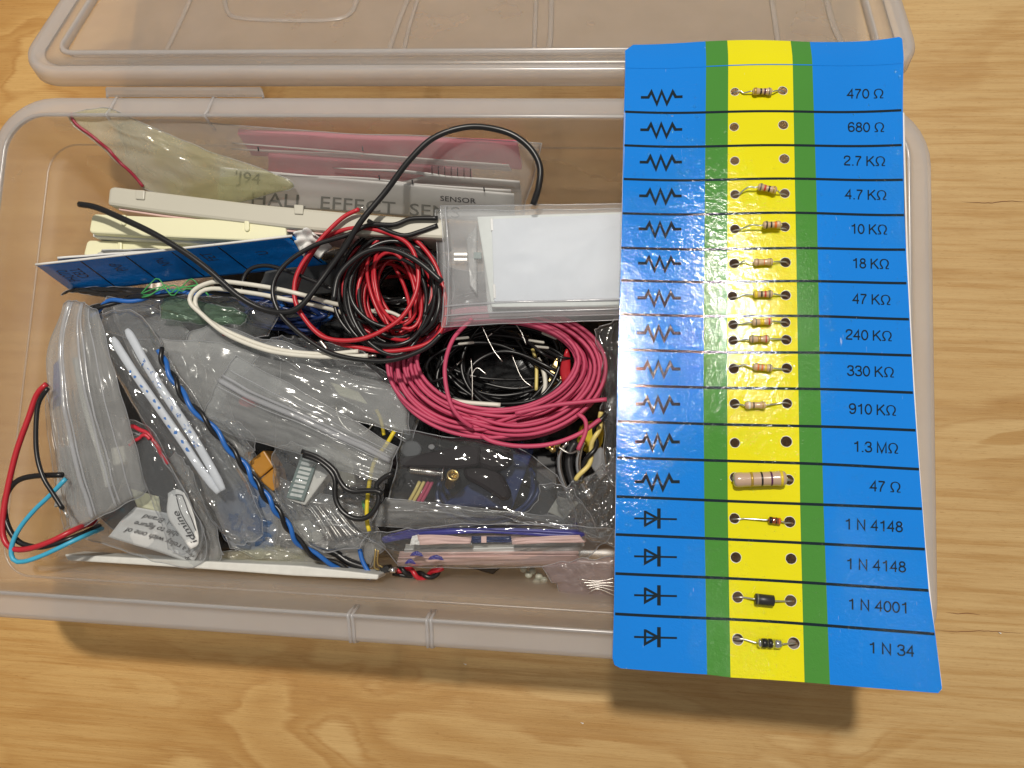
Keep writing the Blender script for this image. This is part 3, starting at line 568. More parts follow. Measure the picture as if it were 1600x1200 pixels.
# ================================================================== contents of the box
def fr(seed, x, y, z=0, sc=1): return noise.noise(Vector((x * sc + seed * 7.3, y * sc - seed * 3.1, z + seed)))
def crumple(seed, u, v, sx, sy):
    """sharp folds: ridged noise in two directions"""
    a = 1 - abs(noise.noise(Vector((u * sx + seed * 5.7, v * sy, seed)))) * 2
    b = 1 - abs(noise.noise(Vector((u * sx * 2.3 + v * 1.7, v * sy * 2.3 - u, seed + 9)))) * 2
    return a * .65 + b * .35 - .5
class Patch:
    def __init__(s, sides, n=24):
        """four consecutive polylines A-B-C-D-A (pixels + height); v=0 is A-B, u=1 is B-C, v=1 is D-C, u=0 is A-D"""
        st = [x[0] for x in sides]; pl = []
        for i, x in enumerate(sides):
            q = [(p[0], p[1], p[2] * 10000) for p in list(x) + [st[(i + 1) % 4]]]
            pl.append(catmull(q, n))
        s.b, s.r, s.t, s.l = pl[0], pl[1], pl[2][::-1], pl[3][::-1]; s.n = n
    @staticmethod
    def at(pl, t):
        t = min(max(t, 0), 1) * (len(pl) - 1); i = min(int(t), len(pl) - 2); return pl[i].lerp(pl[i + 1], t - i)
    def px(s, u, v):
        B = s.at(s.b, u); T = s.at(s.t, u); L = s.at(s.l, v); R = s.at(s.r, v)
        A = s.b[0]; Bc = s.b[-1]; D = s.t[0]; C = s.t[-1]
        return B * (1 - v) + T * v + L * (1 - u) + R * u - (A * (1 - u) * (1 - v) + Bc * u * (1 - v) + D * (1 - u) * v + C * u * v)
    def w(s, u, v):
        q = s.px(u, v); return P(q.x, q.y, q.z / 10000)
def bag(name, sides, mat, label, cat='plastic bag', puff=.004, cr=.0016, sc=(4, 4), nu=34, nv=34, group=None, zips=(), zmat='zipw', zr=.00055, seed=None, under=True, corr=0, lines=()):
    pt = Patch(sides); seed = seed if seed is not None else len(WL) * .37
    def surf(u, v, side=1):
        p = pt.w(u, v); e = (max(0, math.sin(math.pi * u) * math.sin(math.pi * v))) ** .45; e2 = .25 + .75 * e
        h = puff * e * (1 if side > 0 else -.6)
        c = crumple(seed + (0 if side > 0 else 40), u, v, *sc) * cr * (e2 if side > 0 else e)
        c += corr * math.sin(u * 46 + 3 * fr(seed, v * 2, 0)) * e if corr else 0
        j = Vector((fr(seed, u * 6, v * 6), fr(seed + 5, u * 6, v * 6), 0)) * cr * .5 * (1 - .6 * e)
        return p + Vector((0, 0, h + c * .75)) + j
    vs = []; fs = []
    for i in range(nu + 1):
        for k in range(nv + 1): vs.append(surf(i / nu, k / nv, 1))
    idx = lambda i, k: i * (nv + 1) + k
    for i in range(nu):
        for k in range(nv): fs.append((idx(i, k), idx(i + 1, k), idx(i + 1, k + 1), idx(i, k + 1)))
    if under:
        m_ = {}
        for i in range(nu + 1):
            for k in range(nv + 1):
                if i in (0, nu) or k in (0, nv): m_[i, k] = idx(i, k)
                else: m_[i, k] = len(vs); vs.append(surf(i / nu, k / nv, -1))
        for i in range(nu):
            for k in range(nv): fs.append((m_[i, k], m_[i, k + 1], m_[i + 1, k + 1], m_[i + 1, k]))
    o = mesh(name, vs, fs, mat, None, True, label=label, cat=cat, group=group)
    for z in zips:
        ax, t, *rest = z; m2 = rest[0] if rest else zmat; rr = rest[1] if len(rest) > 1 else zr; a0, a1 = rest[2] if len(rest) > 2 else (0.01, .99)
        pa = []
        for i in range(41):
            q = a0 + (a1 - a0) * i / 40; pa.append((surf(q, t) if ax == 'u' else surf(t, q)) + Vector((0, 0, rr * .8)))
        tube('zip_strip', pa, rr, m2, o, 6, .7)
    # heat-sealed edges as thin rolled seams
    for nm, fn in (('seam', lambda q: surf(q, 0)), ('seam', lambda q: surf(1, q)), ('seam', lambda q: surf(q, 1)), ('seam', lambda q: surf(0, q))):
        tube(nm, [fn(i / 40) for i in range(41)], .00016, 'zipw', o, 5)
    return o, surf
def sheet(name, sides, mat, label=None, cat=None, parent=None, th=.0003, wav=.0006, n=16, seed=1, group=None):
    pt = Patch(sides); vs = []; fs = []
    def surf(u, v, h=0): return pt.w(u, v) + Vector((0, fr(seed, u * 2.5, v * 2) * wav * .4, fr(seed, u * 3, v * 3) * wav + h))
    for i in range(n + 1):
        for k in range(n + 1): vs.append(surf(i / n, k / n))
    for i in range(n):
        for k in range(n): a = i * (n + 1) + k; fs.append((a, a + n + 1, a + n + 2, a + 1))
    o = mesh(name, vs, fs, mat, parent, True, label=label, cat=cat, group=group); solidify(o, th, 0); return o, surf
def q4(a, b, c, d): return [[a], [b], [c], [d]]
def strand_bundle(rng, cx, cy, rx, ry, n, z0, z1, jit, wob, turns_per=22, rot=0, a0=0, sq=0):
    """one continuous wire wound into n uneven turns, in pixels"""
    pts = []; 
    for t in range(n):
        ox, oy = rng.uniform(-jit, jit), rng.uniform(-jit, jit); fx = rng.uniform(*rx); fy = rng.uniform(*ry); ph = rng.uniform(0, 6.28); zz = rng.uniform(z0, z1); rr = rng.uniform(-.25, .25) + rot
        for k in range(turns_per):
            a = a0 + 2 * math.pi * k / turns_per
            x = fx * math.cos(a) * (1 + wob * math.sin(2 * a + ph)); y = fy * math.sin(a) * (1 + wob * math.sin(3 * a + ph))
            pts.append([cx + ox + x * math.cos(rr) - y * math.sin(rr), cy + oy + x * math.sin(rr) + y * math.cos(rr), zz + .002 * math.sin(a * 2 + ph)])
    # smooth the joints between turns
    for _ in range(3):
        q = [p[:] for p in pts]
        for i in range(1, len(pts) - 1):
            for c in range(3): q[i][c] = (pts[i - 1][c] + pts[i][c] * 2 + pts[i + 1][c]) / 4
        pts = q
    return pts
def coil(label, mat, r, ns=7, **k):
    rng = random.Random(k.pop('seed', 1)); grp = k.pop('group', None); ends = k.pop('start', []), k.pop('end', [])
    pts = [list(p) for p in ends[0]] + strand_bundle(rng, **k) + [list(p) for p in ends[1]]
    pa = pxpath(pts, None, max(60, len(pts) * 3)); return tube('wire_coil', pa, r, mat, ns=ns, label=label, cat='wire coil', group=grp)
def pair(pts, r, m1, m2, label, pitch=20, z=.08, sep=1.05, cat='twisted wire'):
    pa = pxpath(pts, z, None); L = [0]
    for i in range(1, len(pa)): L.append(L[-1] + (pa[i] - pa[i - 1]).length)
    pitch_w = pitch / 4300; fine = []; n = int(L[-1] / pitch_w * 12) + 12
    for k in range(n + 1):
        d = L[-1] * k / n; i = 0
        i = int(np.searchsorted(L, d)) ; i = min(max(i, 1), len(pa) - 1); t = (d - L[i - 1]) / max(L[i] - L[i - 1], 1e-9); fine.append((pa[i - 1].lerp(pa[i], t), d))
    root = empty('twisted_wire_pair', pa[len(pa) // 2], label, cat)
    for s, m_ in ((0, m1), (math.pi, m2)):
        q = []
        for i, (p, d) in enumerate(fine):
            tg = (fine[min(i + 1, n)][0] - fine[max(i - 1, 0)][0]).normalized(); a = tg.cross(Vector((0, 0, 1))).normalized(); b = tg.cross(a)
            an = 2 * math.pi * d / pitch_w + s + .8 * math.sin(d * 90); q.append(p + (a * math.cos(an) + b * math.sin(an)) * r * sep)
        tube('strand', q, r, m_, root)
    return root
# ---- added dark layer: stands in for shade in the gaps, hides the floor -------------------------------------------------
GA = 'added dark films standing in for shade at the bottom of the box'
bag('shade_filler_film', [[(120, 790, .028), (260, 860, .028)], [(420, 860, .03), (430, 650, .036)], [(440, 470, .04), (300, 460, .04)], [(130, 480, .038), (120, 640, .03)]], 'f_dark', 'added dark grey film darkening the gaps deep under the bags at the left', group=GA, cr=.005)
bag('shade_filler_film', [[(420, 850, .022), (560, 860, .022)], [(700, 860, .022), (690, 700, .03)], [(680, 520, .035), (560, 500, .035)], [(410, 470, .034), (410, 650, .03)]], 'f_dark', 'added dark grey film darkening the gaps deep under the centre bags', group=GA, cr=.005)
bag('shade_filler_film', [[(690, 840, .02), (820, 830, .02)], [(960, 840, .02), (990, 650, .03)], [(1000, 450, .03), (860, 430, .03)], [(670, 420, .03), (680, 640, .03)]], 'f_dark', 'added dark grey film darkening the gaps deep under the pink wire coil', group=GA, cr=.005)
bag('shade_filler_film', [[(380, 560, .03), (520, 560, .03)], [(690, 560, .03), (690, 480, .034)], [(690, 390, .036), (540, 390, .036)], [(420, 420, .036), (390, 490, .03)]], 'f_dark', 'added dark grey film darkening the gaps behind the red and black wire coil', group=GA, cr=.004)
prism('shade_filler_block', [(330, 425), (690, 385), (700, 520), (350, 560)], .022, .004, 'dark', label='added black filler block darkening the gaps deep below the wire coils', cat='shade filler')  # added dark blocks in place of the shade deep between the contents
prism('shade_filler_block', [(600, 500), (960, 470), (965, 830), (610, 800)], .016, .004, 'dark', label='added black filler block darkening the gaps deep below the pink coil', cat='shade filler')
prism('shade_filler_block', [(150, 560), (590, 560), (585, 830), (160, 810)], .016, .004, 'dgrey', label='added dark grey filler block darkening the gaps deep below the centre bags', cat='shade filler')
# ---- black wire nests ------------------------------------------------------
r0 = .00075
coil('tangle of thin black wires lying inside the pink wire coil', 'black', r0, seed=3, cx=780, cy=575, rx=(60, 125), ry=(38, 78), n=13, z0=.040, z1=.056, jit=22, wob=.12, rot=.1)
coil('tangle of thin black wires lower down below the pink wire coil', 'black', r0, seed=31, cx=760, cy=560, rx=(90, 160), ry=(60, 95), n=12, z0=.030, z1=.042, jit=30, wob=.15)
coil('dense nest of black wires in the middle of the red and black coil', 'black', .0008, seed=5, cx=625, cy=455, rx=(35, 85), ry=(30, 80), n=14, z0=.046, z1=.062, jit=18, wob=.14)
coil('dark blue wire coil peeking out left of the red and black coil', 'navy', .0008, seed=8, cx=450, cy=489, rx=(45, 78), ry=(12, 24), n=8, z0=.052, z1=.060, jit=8, wob=.08, rot=.15)
coil('single loops of mid blue wire under the dark blue coil', 'blue', .0006, seed=12, cx=450, cy=484, rx=(50, 80), ry=(14, 24), n=1, z0=.050, z1=.060, jit=8, wob=.1, rot=.2)
coil('dark blue wires curving under the right side of the crocodile clip bag', 'navy', .0008, seed=15, cx=760, cy=760, rx=(70, 82), ry=(56, 66), n=4, z0=.036, z1=.044, jit=6, wob=.05)
# jumper leads with tinned ends poking out of the black nests
rg = random.Random(4)
for i, (x, y, a, ln) in enumerate([(735, 645, -.1, 60), (640, 400, .5, 55), (600, 470, .2, 60), (820, 530, -.6, 55), (660, 600, .5, 60), (770, 520, .9, 70), (575, 455, -.2, 55), (850, 545, -.3, 50)]):
    wire([(x, y, .058), (x + ln * .5 * math.cos(a) + 4, y - ln * .5 * math.sin(a) + 6, .062), (x + ln * math.cos(a), y - ln * math.sin(a), .058)], .0006, 'black', 'short black jumper wire with tinned ends among the black wires', group='short jumper wires among the black wires', name='jumper_wire', tips=((0, .004), (1, .004)))
wire([(668, 617, .062), (720, 628, .062), (782, 633, .062)], .0009, 'white', 'thick short white wire lying on the black tangle inside the pink coil', name='jumper_wire')
wire([(585, 484, .064), (610, 488, .064), (630, 497, .064)], .0007, 'white', 'thin short white wire in the middle of the red and black coil', name='jumper_wire')
# component legs: thin bare leads standing up in the pink coil
for i, pts in enumerate([[(752, 507), (770, 545), (785, 565)], [(805, 505), (815, 520), (822, 538)], [(736, 560), (738, 590), (738, 625)], [(800, 555), (815, 590), (832, 605)], [(735, 590), (745, 575), (760, 585)]]):
    wire(pts, .00022, 'metal', 'thin bare metal component leg standing among the black wires', z=.062, name='bare_wire', cat='component leg', group='bare component legs inside the pink coil')
# pin headers / dupont ends: pale plugs and red plug
for i, (x, y, a) in enumerate([(838, 533, -.15), (845, 542, -.1), (858, 524, -.4), (720, 528, .1), (728, 536, .1)]):
    dx, dy = math.cos(a), -math.sin(a)
    p0 = [(x - 13 * dx - 2 * dy, y - 13 * dy + 2 * dx), (x + 13 * dx - 2 * dy, y + 13 * dy + 2 * dx), (x + 13 * dx + 2 * dy, y + 13 * dy - 2 * dx), (x - 13 * dx + 2 * dy, y - 13 * dy - 2 * dx)]
    prism('wire_plug', p0, .060, .0585, 'white', label=['off-white wire plug, middle of three near the brass lug in the pink coil', 'off-white wire plug, lowest of three near the brass lug in the pink coil', 'off-white wire plug, topmost of three near the brass lug in the pink coil', 'off-white wire plug just under the display bag edge, upper of two', 'off-white wire plug just under the display bag edge, lower of two'][i], cat='plug', group='off-white wire plugs in the pink coil')
sheet('clip_sleeve', [[(880, 600, .058)], [(893, 598, .058)], [(889, 555, .060), (886, 545, .062)], [(880, 560, .060), (876, 580, .058)]], 'red', 'small bright red plastic sleeve standing inside the right of the pink coil', 'sleeve', th=.0012, n=6)
prism('terminal_lug', [(852, 590), (868, 558), (880, 556), (892, 572), (880, 596), (862, 606)], .050, .0485, 'brass', label='pale brass terminal lug beside the red sleeve inside the pink coil', cat='terminal lug')
wire([(840, 560), (848, 575), (852, 600), (846, 625)], .0009, 'white', 'curved white wire left of the brass lug inside the pink coil', z=.052)
wire([(832, 545), (838, 570), (838, 610)], .0007, 'paley', 'pale yellow wire inside the pink coil beside the white one', z=.050)

# ---- pink coil ---------------------------------------------------------------
def pinkcoil():
    rng = random.Random(21); pts = []; n = 30; order = list(range(n)); rng.shuffle(order)
    for t in range(n):
        f = (order[t] + .5) / n; rx = 130 + 48 * f + rng.uniform(-3, 3); ryb = 78 + 52 * f + rng.uniform(-3, 3); ryt = 70 + 20 * f
        ox, oy = rng.uniform(-5, 5), rng.uniform(-3, 3); tilt = rng.uniform(-.06, .06); zz = rng.uniform(.054, .066)
        for k in range(26):
            a = math.pi * .56 + 2 * math.pi * k / 26; c, s = math.cos(a), math.sin(a)
            x = rx * c; y = (ryb if s > 0 else ryt) * s
            x *= 1 + .03 * math.sin(3 * a + t)
            pts.append([777 + ox + x * math.cos(tilt) - y * math.sin(tilt), 566 + oy + x * math.sin(tilt) + y * math.cos(tilt), zz + .0015 * math.sin(a + t)])
    for _ in range(4):
        q = [p[:] for p in pts]
        for i in range(1, len(pts) - 1):
            for c in range(3): q[i][c] = (pts[i - 1][c] + pts[i][c] * 2 + pts[i + 1][c]) / 4
        pts = q
    pa = pxpath(pts, None, 2100); tube('wire_coil', pa, .00075, 'rose', ns=7, label='thick coil of bright pink wire lying right of the box centre', cat='wire coil')
pinkcoil()
wire([(738, 498, .074), (708, 530, .073), (695, 575, .072), (702, 625, .072), (718, 652, .071), (738, 668, .068)], .0008, 'rose', 'single pink strand crossing down the left part of the pink coil')
wire([(903, 703), (893, 708), (882, 705), (870, 696)], .0004, 'metal', 'thin green and bare twisted lead curling under the pink coil end', z=.055, name='bare_lead')
wire([(902, 646), (914, 656), (915, 675), (903, 703)], .0008, 'rose', 'short pink wire end hooking down at the lower right of the pink coil', z=.071)
wire([(752, 680), (770, 690), (810, 697), (860, 694), (905, 678), (938, 655)], .00082, 'rose', 'loose pink wire strand running along the bottom edge of the pink coil', z=.069)
wire([(805, 646), (860, 634), (910, 628), (948, 624)], .00082, 'rose', 'loose pink wire strand crossing the right side of the pink coil', z=.070)

# ---- white, black, red wires in the middle -----------------------------------
wire([(575, 556), (540, 557), (490, 557), (420, 548), (354, 522), (312, 488), (297, 472), (301, 456), (320, 444), (350, 440), (420, 449), (470, 460), (520, 474, .070), (600, 490, .058), (640, 500, .055)], .00085, 'white', 'outer loop of cream white wire left of the red and black coil', z=.0785, tips=((0, .003),))
wire([(560, 549), (500, 553), (430, 545), (367, 523), (325, 500), (307, 480), (308, 462), (331, 451), (394, 458), (448, 468), (520, 484, .068), (590, 510, .056)], .00085, 'white', 'inner loop of cream white wire left of the red and black coil', z=.0775)
RC = [(561, 327), (537, 339), (511, 363), (493, 384), (469, 418), (460, 447), (464, 478), (490, 515), (516, 530), (558, 531), (595, 518), (629, 494), (650, 457), (653, 418), (640, 384), (611, 366), (574, 357), (543, 358), (511, 370), (490, 392), (469, 431), (461, 463), (469, 489), (495, 518), (527, 536), (560, 543), (606, 549), (663, 539), (690, 515), (697, 480), (690, 440), (672, 400), (640, 368), (600, 352), (575, 348), (563, 355)]
wire([(x, y, .0795 - .0002 * i) for i, (x, y) in enumerate(RC)], .00085, 'red', 'long loose red wire with a bare end looping round the black wire coil', tips=((0, .0022),))
coil('coil of red wire wound in uneven loops beside the display bag', 'red', .00074, seed=44, cx=612, cy=456, rx=(34, 82), ry=(46, 98), n=12, z0=.064, z1=.076, jit=14, wob=.08, rot=-.15, a0=2)
coil('coil of black wire wound together with the red one beside the display bag', 'black', .00084, seed=45, cx=608, cy=455, rx=(52, 92), ry=(62, 104), n=15, z0=.062, z1=.077, jit=10, wob=.06, rot=-.1, a0=1)
coil('thin red wire coil lying deeper inside the red and black coil', 'red', .0007, seed=46, cx=620, cy=470, rx=(38, 66), ry=(48, 78), n=5, z0=.056, z1=.066, jit=12, wob=.1, rot=-.3)
wire([(124, 319, .083), (150, 324, .084), (190, 341, .085), (240, 365, .085), (290, 395, .084), (330, 425, .083), (372, 462, .082), (411, 483, .081), (446, 488, .081), (470, 478, .081), (493, 450, .081), (515, 420, .081), (540, 385, .082), (564, 346, .084), (602, 300, .085), (640, 250, .087), (680, 214, .088), (735, 198, .088), (790, 206, .088), (825, 228, .087), (843, 258, .086), (842, 290, .085), (833, 320, .083)], .00115, 'black', 'thick black cable arching from the left wall over the sensor bag', name='cable', cat='cable')
wire([(563, 357), (540, 368), (490, 384), (446, 413), (427, 445), (432, 480), (459, 513), (511, 549), (564, 562), (616, 562), (663, 545), (690, 522)], .0009, 'black', 'black wire looping left and under the red and black coil', z=.081)
wire([(378, 470), (380, 437), (392, 420), (417, 415), (448, 423), (490, 439), (520, 452)], .0008, 'black', 'thin black wire arching over the right end of the blue card', z=.076)
wire([(520, 420), (545, 372), (575, 352), (616, 351), (642, 342), (684, 341)], .0009, 'black', 'black wire running back to the top left corner of the display bag', z=.078)
wire([(575, 345), (600, 358), (630, 368), (656, 362), (684, 352)], .0009, 'black', 'black wire under the top of the red and black coil near the display bag', z=.077)
wire([(521, 470), (530, 430), (560, 400), (590, 389), (620, 392), (655, 410), (690, 440)], .0011, 'black', 'thick black wire crossing over the top of the red and black coil', z=.081)
wire([(500, 532), (510, 545), (516, 560)], .0006, 'metal', 'bare tinned wire end poking out below the red loops', z=.078, name='bare_lead')

# ---- bags and boards at the back ------------------------------------------------
sheet('foam_sheet', q4((395, 240, .066), (815, 262, .066), (808, 222, .079), (372, 205, .079)), 'pink', 'bright pink foam sheet inside the clear sensor bag', 'foam sheet', th=.002, seed=3)
sheet('foam_sheet', q4((420, 292, .058), (742, 300, .058), (735, 262, .073), (420, 240, .073)), 'pink', 'lower duller pink foam strip behind the white label sheets', 'foam sheet', th=.0015, seed=8)
GS = 'white label sheets in the sensor bag'
sheet('label_sheet', q4((352, 250, .060), (820, 300, .062), (808, 272, .076), (363, 226, .0775)), 'paperg', 'grey-white sheet at the back of the sensor bag, half over the pink foam', 'paper sheet', th=.0004, seed=2, group=GS) if 0 else None
for k, (ya, yb, xa, xb, z) in enumerate(((224, 258, 362, 795, .0765), (262, 283, 520, 812, .0765), (272, 297, 420, 798, .0770))):
    sheet('label_sheet', [[(xa, ya + (9 if k == 0 else 45), z - (.004 if k == 0 else .016))], [(xb + 4, yb + (9 if k == 0 else 38), z - (.004 if k == 0 else .016))], [(xb, yb, z)], [(xa, ya, z), ((xa + xb) / 2, (ya + yb) / 2 - 1, z)]], 'sheetw', ['narrow white sheet edge crossing the pink foam in the sensor bag', 'pale sheet with tick marks at the right of the sensor bag', 'pale sheet just behind the printed sensor label'][k], 'paper sheet', th=.0004, seed=k + 2, group=GS)
lab, ls = sheet('sensor_label', q4((340, 318, .064), (805, 348, .064), (803, 303, .0775), (345, 262, .0775)), 'sheetw', 'front white label sheet printed HALL EFFECT SENS in large capitals', 'paper sheet', th=.0004, seed=5)
def on(sf, u0, v0, du, dv, h=.0004, w_=1, hh=1):
    def pl(a, b):
        u = u0 + du[0] * a + dv[0] * b; v = v0 + du[1] * a + dv[1] * b
        return sf(u, v, h)
    return pl
text('HALL  EFFECT  SENS', 'printed_text', 'inkg', lab, on(ls, .115, .02, (1, 0), (0, 1), .0006), .70, .40)
text("'J94", 'printed_text', 'inkb', lab, on(ls, .055, .60, (1, -.1), (0, 1), .0006), .085, .34)
text('SENSOR', 'printed_text', 'inkb', lab, on(ls, .75, .55, (1, 0), (0, 1), .0006), .12, .16)
for x, y in ((403, 232), (566, 232), (592, 277), (644, 284), (756, 295)):
    tube('tick_mark', [P(x, y - 3, .0785), P(x + 1, y + 4, .0780)], .00028, 'inkb', lab, 5)
for i in range(7):
    tube('tick_mark', [P(675 + 10 * i, 259 + i * .8, .0788), P(675 + 10 * i, 272 + i * .8, .0780)], .00016, 'inkb', lab, 5)
bag('poly_bag', [[(225, 300, .064), (400, 325, .06), (600, 340, .06)], [(816, 342, .064), (832, 280, .074)], [(846, 224, .083), (700, 214, .082), (500, 205, .082), (360, 194, .082), (250, 188, .083)], [(180, 196, .082), (200, 245, .074)]], 'f_haze', 'long clear bag holding pink foam and sensor labels against the back wall', puff=.003, cr=.0014, sc=(7, 3), nu=60, nv=26)
bag('poly_bag', [[(223, 294, .070), (290, 318, .066), (350, 320, .066)], [(395, 312, .068), (459, 286, .076)], [(330, 236, .080), (250, 205, .082), (215, 190, .084), (175, 170, .085)], [(134, 171, .085), (106, 185, .084), (150, 222, .080)]], 'f_yel', 'yellowed crinkled poly bag with a dark red zip line in the back left corner', puff=.001, cr=.0018, sc=(5, 5), nu=44, nv=34, zips=(('v', .025, 'darkred', .0006, (.02, .9)),))
B1 = empty('breadboard', P(430, 330, .05), 'long ivory plastic breadboard standing on edge in front of the sensor bag', 'breadboard')
prism('body', [(167, 320), (170, 293), (178, 291), (400, 318), (560, 333), (695, 343), (695, 373), (560, 366), (450, 356), (250, 332)], .0765, .058, 'ivory', B1, .0012)
for x, y in ((219, 303), (467, 326)): prism('tab', [(x - 8, y - 7), (x + 7, y - 6), (x + 6, y + 9), (x - 8, y + 8)], .0772, .0764, 'ivory', B1, .0004)
prism('backing', [(185, 325), (250, 334), (450, 358), (560, 368), (560, 371), (450, 362), (250, 338), (185, 328)], .0745, .058, 'pinkpale', B1, .0003)
B2 = empty('breadboard', P(290, 350, .05), 'pale cream breadboard standing on edge, middle of the three boards', 'breadboard')
prism('body', [(139, 360), (143, 338), (148, 334), (300, 341), (440, 346), (446, 349), (448, 370), (440, 378), (290, 372), (142, 364)], .0755, .058, 'cream', B2, .0012)
for x, y in ((192, 343), (385, 352)): prism('tab', [(x - 4, y - 8), (x + 4, y - 8), (x + 4, y + 7), (x, y + 10), (x - 4, y + 7)], .0764, .0754, 'cream', B2, .0005)
prism('backing', [(145, 364), (290, 372), (440, 379), (440, 384), (290, 379), (145, 370)], .072, .058, 'paper', B2, .0003)
B3 = empty('breadboard', P(260, 395, .05), 'cream breadboard standing on edge right behind the blue card', 'breadboard')
prism('body', [(130, 398), (135, 378), (140, 375), (260, 378), (400, 384), (400, 392), (260, 402), (140, 402)], .0690, .062, 'cream', B3, .0012)
prism('tab', [(183, 378), (190, 378), (190, 392), (187, 395), (183, 392)], .0700, .0689, 'cream', B3, .0005)
sheet('folded_paper', q4((92, 409, .070), (240, 406, .066), (232, 392, .074), (90, 403, .0745)), 'paper', 'narrow strip of white paper sticking out left behind the blue card', 'paper', th=.0008)
sheet('folded_paper', q4((145, 401, .070), (330, 400, .066), (290, 388, .0745), (160, 391, .0745)), 'paperg', 'grey-white curled paper between the cream board and the blue card', 'paper', th=.0004, wav=.002)
bc, bs = sheet('folded_card', q4((115, 456, .060), (512, 412, .060), (457, 369, .0775), (57, 414, .0775)), 'cblue', 'dark blue and green printed card leaning in front of the cream boards', 'card', th=.0006, wav=.0004, n=20)
def bline(pts, w_, mat, nm, n=14):
    v = []
    c = catmull([(a, b, 0) for a, b in pts], n)
    for i, p in enumerate(c):
        t = (c[min(i + 1, n)] - c[max(0, i - 1)]).normalized(); nn = Vector((-t.y, t.x * 9, 0)) ; nn = nn.normalized()
        v += [bs(p.x + nn.x * w_ * .9, p.y + nn.y * w_ * 3, .0005), bs(p.x - nn.x * w_ * .9, p.y - nn.y * w_ * 3, .0005)]
    return mesh(nm, v, [(2 * i, 2 * i + 1, 2 * i + 3, 2 * i + 2) for i in range(n)], mat, bc)
gv = [bs(i / 20, j, .0005) for i in range(21) for j in (.0, .20)]
mesh('green_stripe', gv, [(2 * i, 2 * i + 2, 2 * i + 3, 2 * i + 1) for i in range(20)], 'cgreen', bc)
for u in (.17, .345, .52, .70, .985):
    v = [bs(u - .004, 0, .0008), bs(u + .002, 0, .0008), bs(u + .002, 1, .0008), bs(u - .004, 1, .0008)]
    mesh('row_line', v, [(0, 1, 2, 3)], 'ink', bc)
for s_, u, v0, l_, h_ in (('PHOTO', .035, .32, .40, .045), ('CELL', .085, .40, .32, .045), ('PNP', .245, .48, .26, .045), ('NPN', .42, .48, .26, .045), ('FET', .60, .48, .26, .045), ('U', .80, .50, .10, .045)):
    text(s_, 'printed_text', 'inkb', bc, (lambda a, b, u=u, v0=v0: bs(u + .045 - b, v0 + a, .0010)), l_, h_)
tube('white_edge', [bs(i / 20, 1, .0003) for i in range(21)], .0005, 'board', bc, 6)
sheet('folded_paper', [[(470, 392, .072), (480, 400, .070)], [(505, 398, .066), (520, 384, .070)], [(492, 370, .076), (480, 358, .0775)], [(460, 366, .0765), (462, 378, .074)]], 'paper', 'crumpled white paper corner at the right end of the blue card', 'paper', th=.0005, wav=.005)
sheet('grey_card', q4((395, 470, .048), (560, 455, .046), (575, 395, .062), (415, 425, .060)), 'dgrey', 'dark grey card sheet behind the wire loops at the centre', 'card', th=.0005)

# ---- display bag -------------------------------------------------------------
dpan = empty('display_panel', P(850, 400, .0765), 'flat white rectangular display panel inside a clear bag left of the card', 'display panel')
def dpr(nm, px, zt, zb, mat, bv=.0004): return prism(nm, px, zt, zb, mat, dpan, bv)
dpr('housing', [(745, 338), (995, 330), (995, 480), (768, 480)], .0764, .0735, 'segw')
dpr('screen', [(768, 342), (995, 333), (995, 469), (772, 471)], .0773, .0764, 'panel', .0002)
dpr('clear_frame', [(728, 372), (745, 350), (745, 460), (733, 445)], .0760, .0740, 'f_grey')
for a in ([(766, 341), (770, 341), (771, 360), (767, 360)], [(770, 444), (774, 444), (775, 466), (771, 466)]): dpr('slot', a, .0775, .0768, 'shrink', .0001)
for y in (397, 405): dpr('contact_pin', [(709, y - 2), (730, y - 2), (730, y + 2), (709, y + 2)], .0765, .0757, 'metal', .0001)
dpr('contact_pin', [(740, 394), (752, 394), (752, 404), (740, 404)], .0768, .0757, 'grey', .0001)
bag('zip_bag', [[(690, 511, .078), (800, 505, .078), (880, 503, .0785)], [(1010, 498, .079), (1005, 410, .079)], [(1000, 318, .080), (840, 320, .080)], [(688, 322, .080), (694, 420, .079)]], 'f_disp', 'flat clear zip bag holding the white display panel, top one', puff=.0025, cr=.0007, under=False, sc=(2.5, 2.5), nu=50, nv=36, zips=(('u', .17, 'zipw', .0004), ('u', .09, 'zipw', .0003), ('v', .025, 'zipw', .0003)))
bag('zip_bag', [[(688, 503, .0725), (800, 497, .0725)], [(1010, 490, .073), (1005, 410, .073)], [(1000, 326, .0735), (840, 328, .0735)], [(680, 328, .0735), (684, 420, .073)]], 'f_disp', 'second clear zip bag lying just under the display panel bag', puff=.001, cr=.001, sc=(3, 3), nu=36, nv=26)
prism('display_panel', [(750, 342), (1000, 334), (1000, 488), (762, 490)], .0718, .066, 'housing', label='second pale display panel hidden beneath the first in its own bag', cat='display panel')
# ---- loops of wire at the left wall --------------------------------------------
wire([(73, 600), (58, 616), (45, 652), (26, 705), (12, 763), (5, 805), (5, 838), (17, 856), (42, 858), (79, 846), (118, 827, .074), (150, 815, .060)], .00105, 'red', 'thick red wire loop hanging out at the left wall', z=.0775)
wire([(75, 606), (60, 631), (56, 673), (58, 713), (68, 747), (84, 773), (98, 795)], .00085, 'black', 'black wire with a stripped end crossing the red loop at the left', z=.079, tips=((1, .004),))
wire([(98, 742), (52, 744), (26, 752), (10, 773), (7, 799), (14, 826), (30, 847), (58, 855), (88, 849), (125, 836, .073), (155, 822, .058)], .00105, 'black', 'black wire loop next to the red loop at the left wall', z=.0765)
wire([(103, 748), (79, 773), (52, 799), (29, 828), (18, 855), (20, 873), (33, 878), (66, 868), (126, 840, .074), (160, 826, .058)], .00085, 'cyan', 'light blue wire loop at the lower left wall', z=.078)

